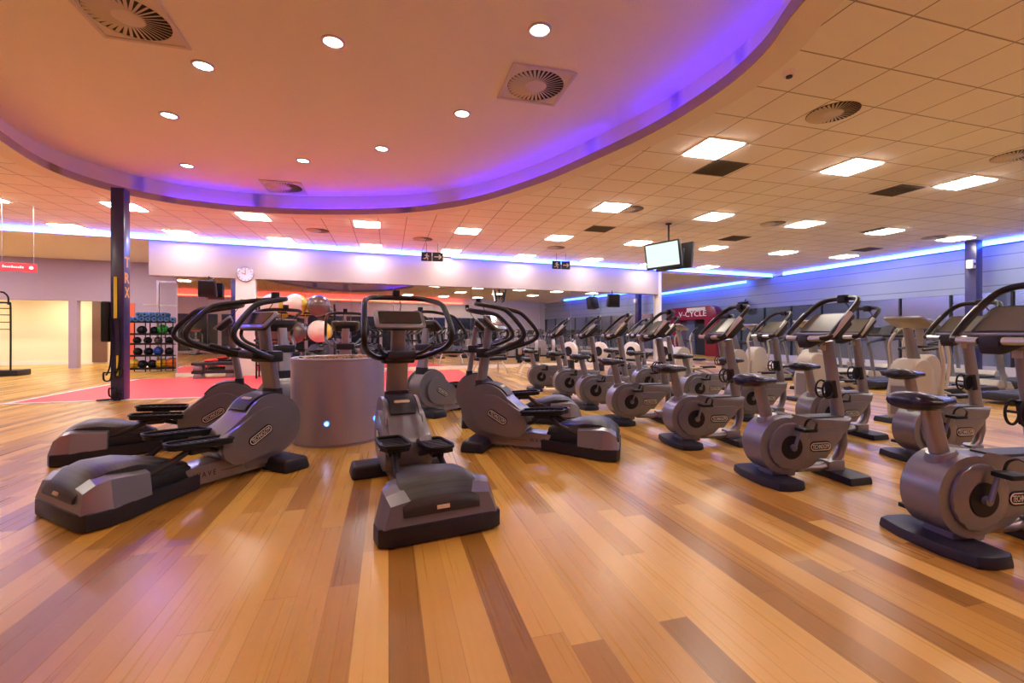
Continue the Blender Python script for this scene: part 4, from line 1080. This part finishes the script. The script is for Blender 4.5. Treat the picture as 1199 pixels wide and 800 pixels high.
# lamps of the cream room behind the openings
for X in (-14.5, -11.5, -8.5):
    area('cream_room_lamp', (X, LW0.y+BS*(X-LW0.x)+1.3, 2.70), (0, 0, 0), .6, 45, (1, .86, .60))
for X in (-16.5, -12.5, -8.5):  # fill lights added under the soffit to brighten the left recess
    area('recess_fill', (X, back_y(X)+2.2, 3.68), (0, 0, 0), .6, 90, (1, .88, .74))
area('hall_fill', (13.2, 21.0, 3.6), (0, 0, 0), .6, 110, (.85, .85, 1))  # added fill light, brightens the hall around the portal
# blue fill spots added at the oval cove to tint trainers and bikes
for (lx, ly), (ax_, ay_), en in [((-4.75, 7.6), (-.6, 3.6), 90), ((-4.45, 6.0), (-.2, 2.6), 60), ((-3.7, 4.1), (1.5, 3.6), 60), ((-2.7, 2.25), (3.0, 2.3), 150), ((-4.2, 9.9), (-.5, 4.6), 120), ((1.4, 8.7), (2.0, 4.5), 120)]:
    l = bpy.data.lights.new('blue_fill_spot', 'SPOT'); l.energy = en; l.color = (.08, .08, 1.0); l.spot_size = R(29); l.spot_blend = 1.0; l.shadow_soft_size = .06
    so = bpy.data.objects.new('blue_fill_spot', l); so.location = (lx, ly, CEIL+.2); COL.objects.link(so)
    so.rotation_euler = (Vector((ax_, ay_, .4))-so.location).to_track_quat('-Z', 'Y').to_euler()
# downlights: spots inside the recess fittings
for o in [o for o in bpy.data.objects if o.name.split('.')[0] == 'downlight']:
    l = bpy.data.lights.new('downlight_lamp', 'SPOT'); l.energy = 38; l.color = (1, .86, .68); l.spot_size = R(120); l.spot_blend = .7; l.shadow_soft_size = .09
    so = bpy.data.objects.new('downlight_lamp', l); so.location = (o.location.x, o.location.y, o.location.z-.03); COL.objects.link(so)

w = bpy.data.worlds.new('world'); SC.world = w; w.use_nodes = True
bg = w.node_tree.nodes['Background']; bg.inputs[0].default_value = (.5, .45, .55, 1); bg.inputs[1].default_value = .05

# ================================================================== CAMERA
cam = bpy.data.cameras.new('camera'); co = bpy.data.objects.new('camera', cam); COL.objects.link(co)
cam.sensor_width = 36; cam.lens = FPX/1199*36; cam.shift_y = -(400-HOR)/1199
co.location = (0, 0, CH); co.rotation_euler = (R(90), 0, -YAW)
cam.clip_start = .05; cam.clip_end = 200
SC.camera = co
SC.view_settings.view_transform = 'Standard'; SC.view_settings.look = 'None'
SC.view_settings.exposure = 0.55; SC.view_settings.gamma = 1.0; SC.view_settings.use_curve_mapping = False
SC.cycles.use_denoising = True
SC.cycles.max_bounces = 10; SC.cycles.diffuse_bounces = 7; SC.cycles.glossy_bounces = 4
SC.cycles.sample_clamp_indirect = 12
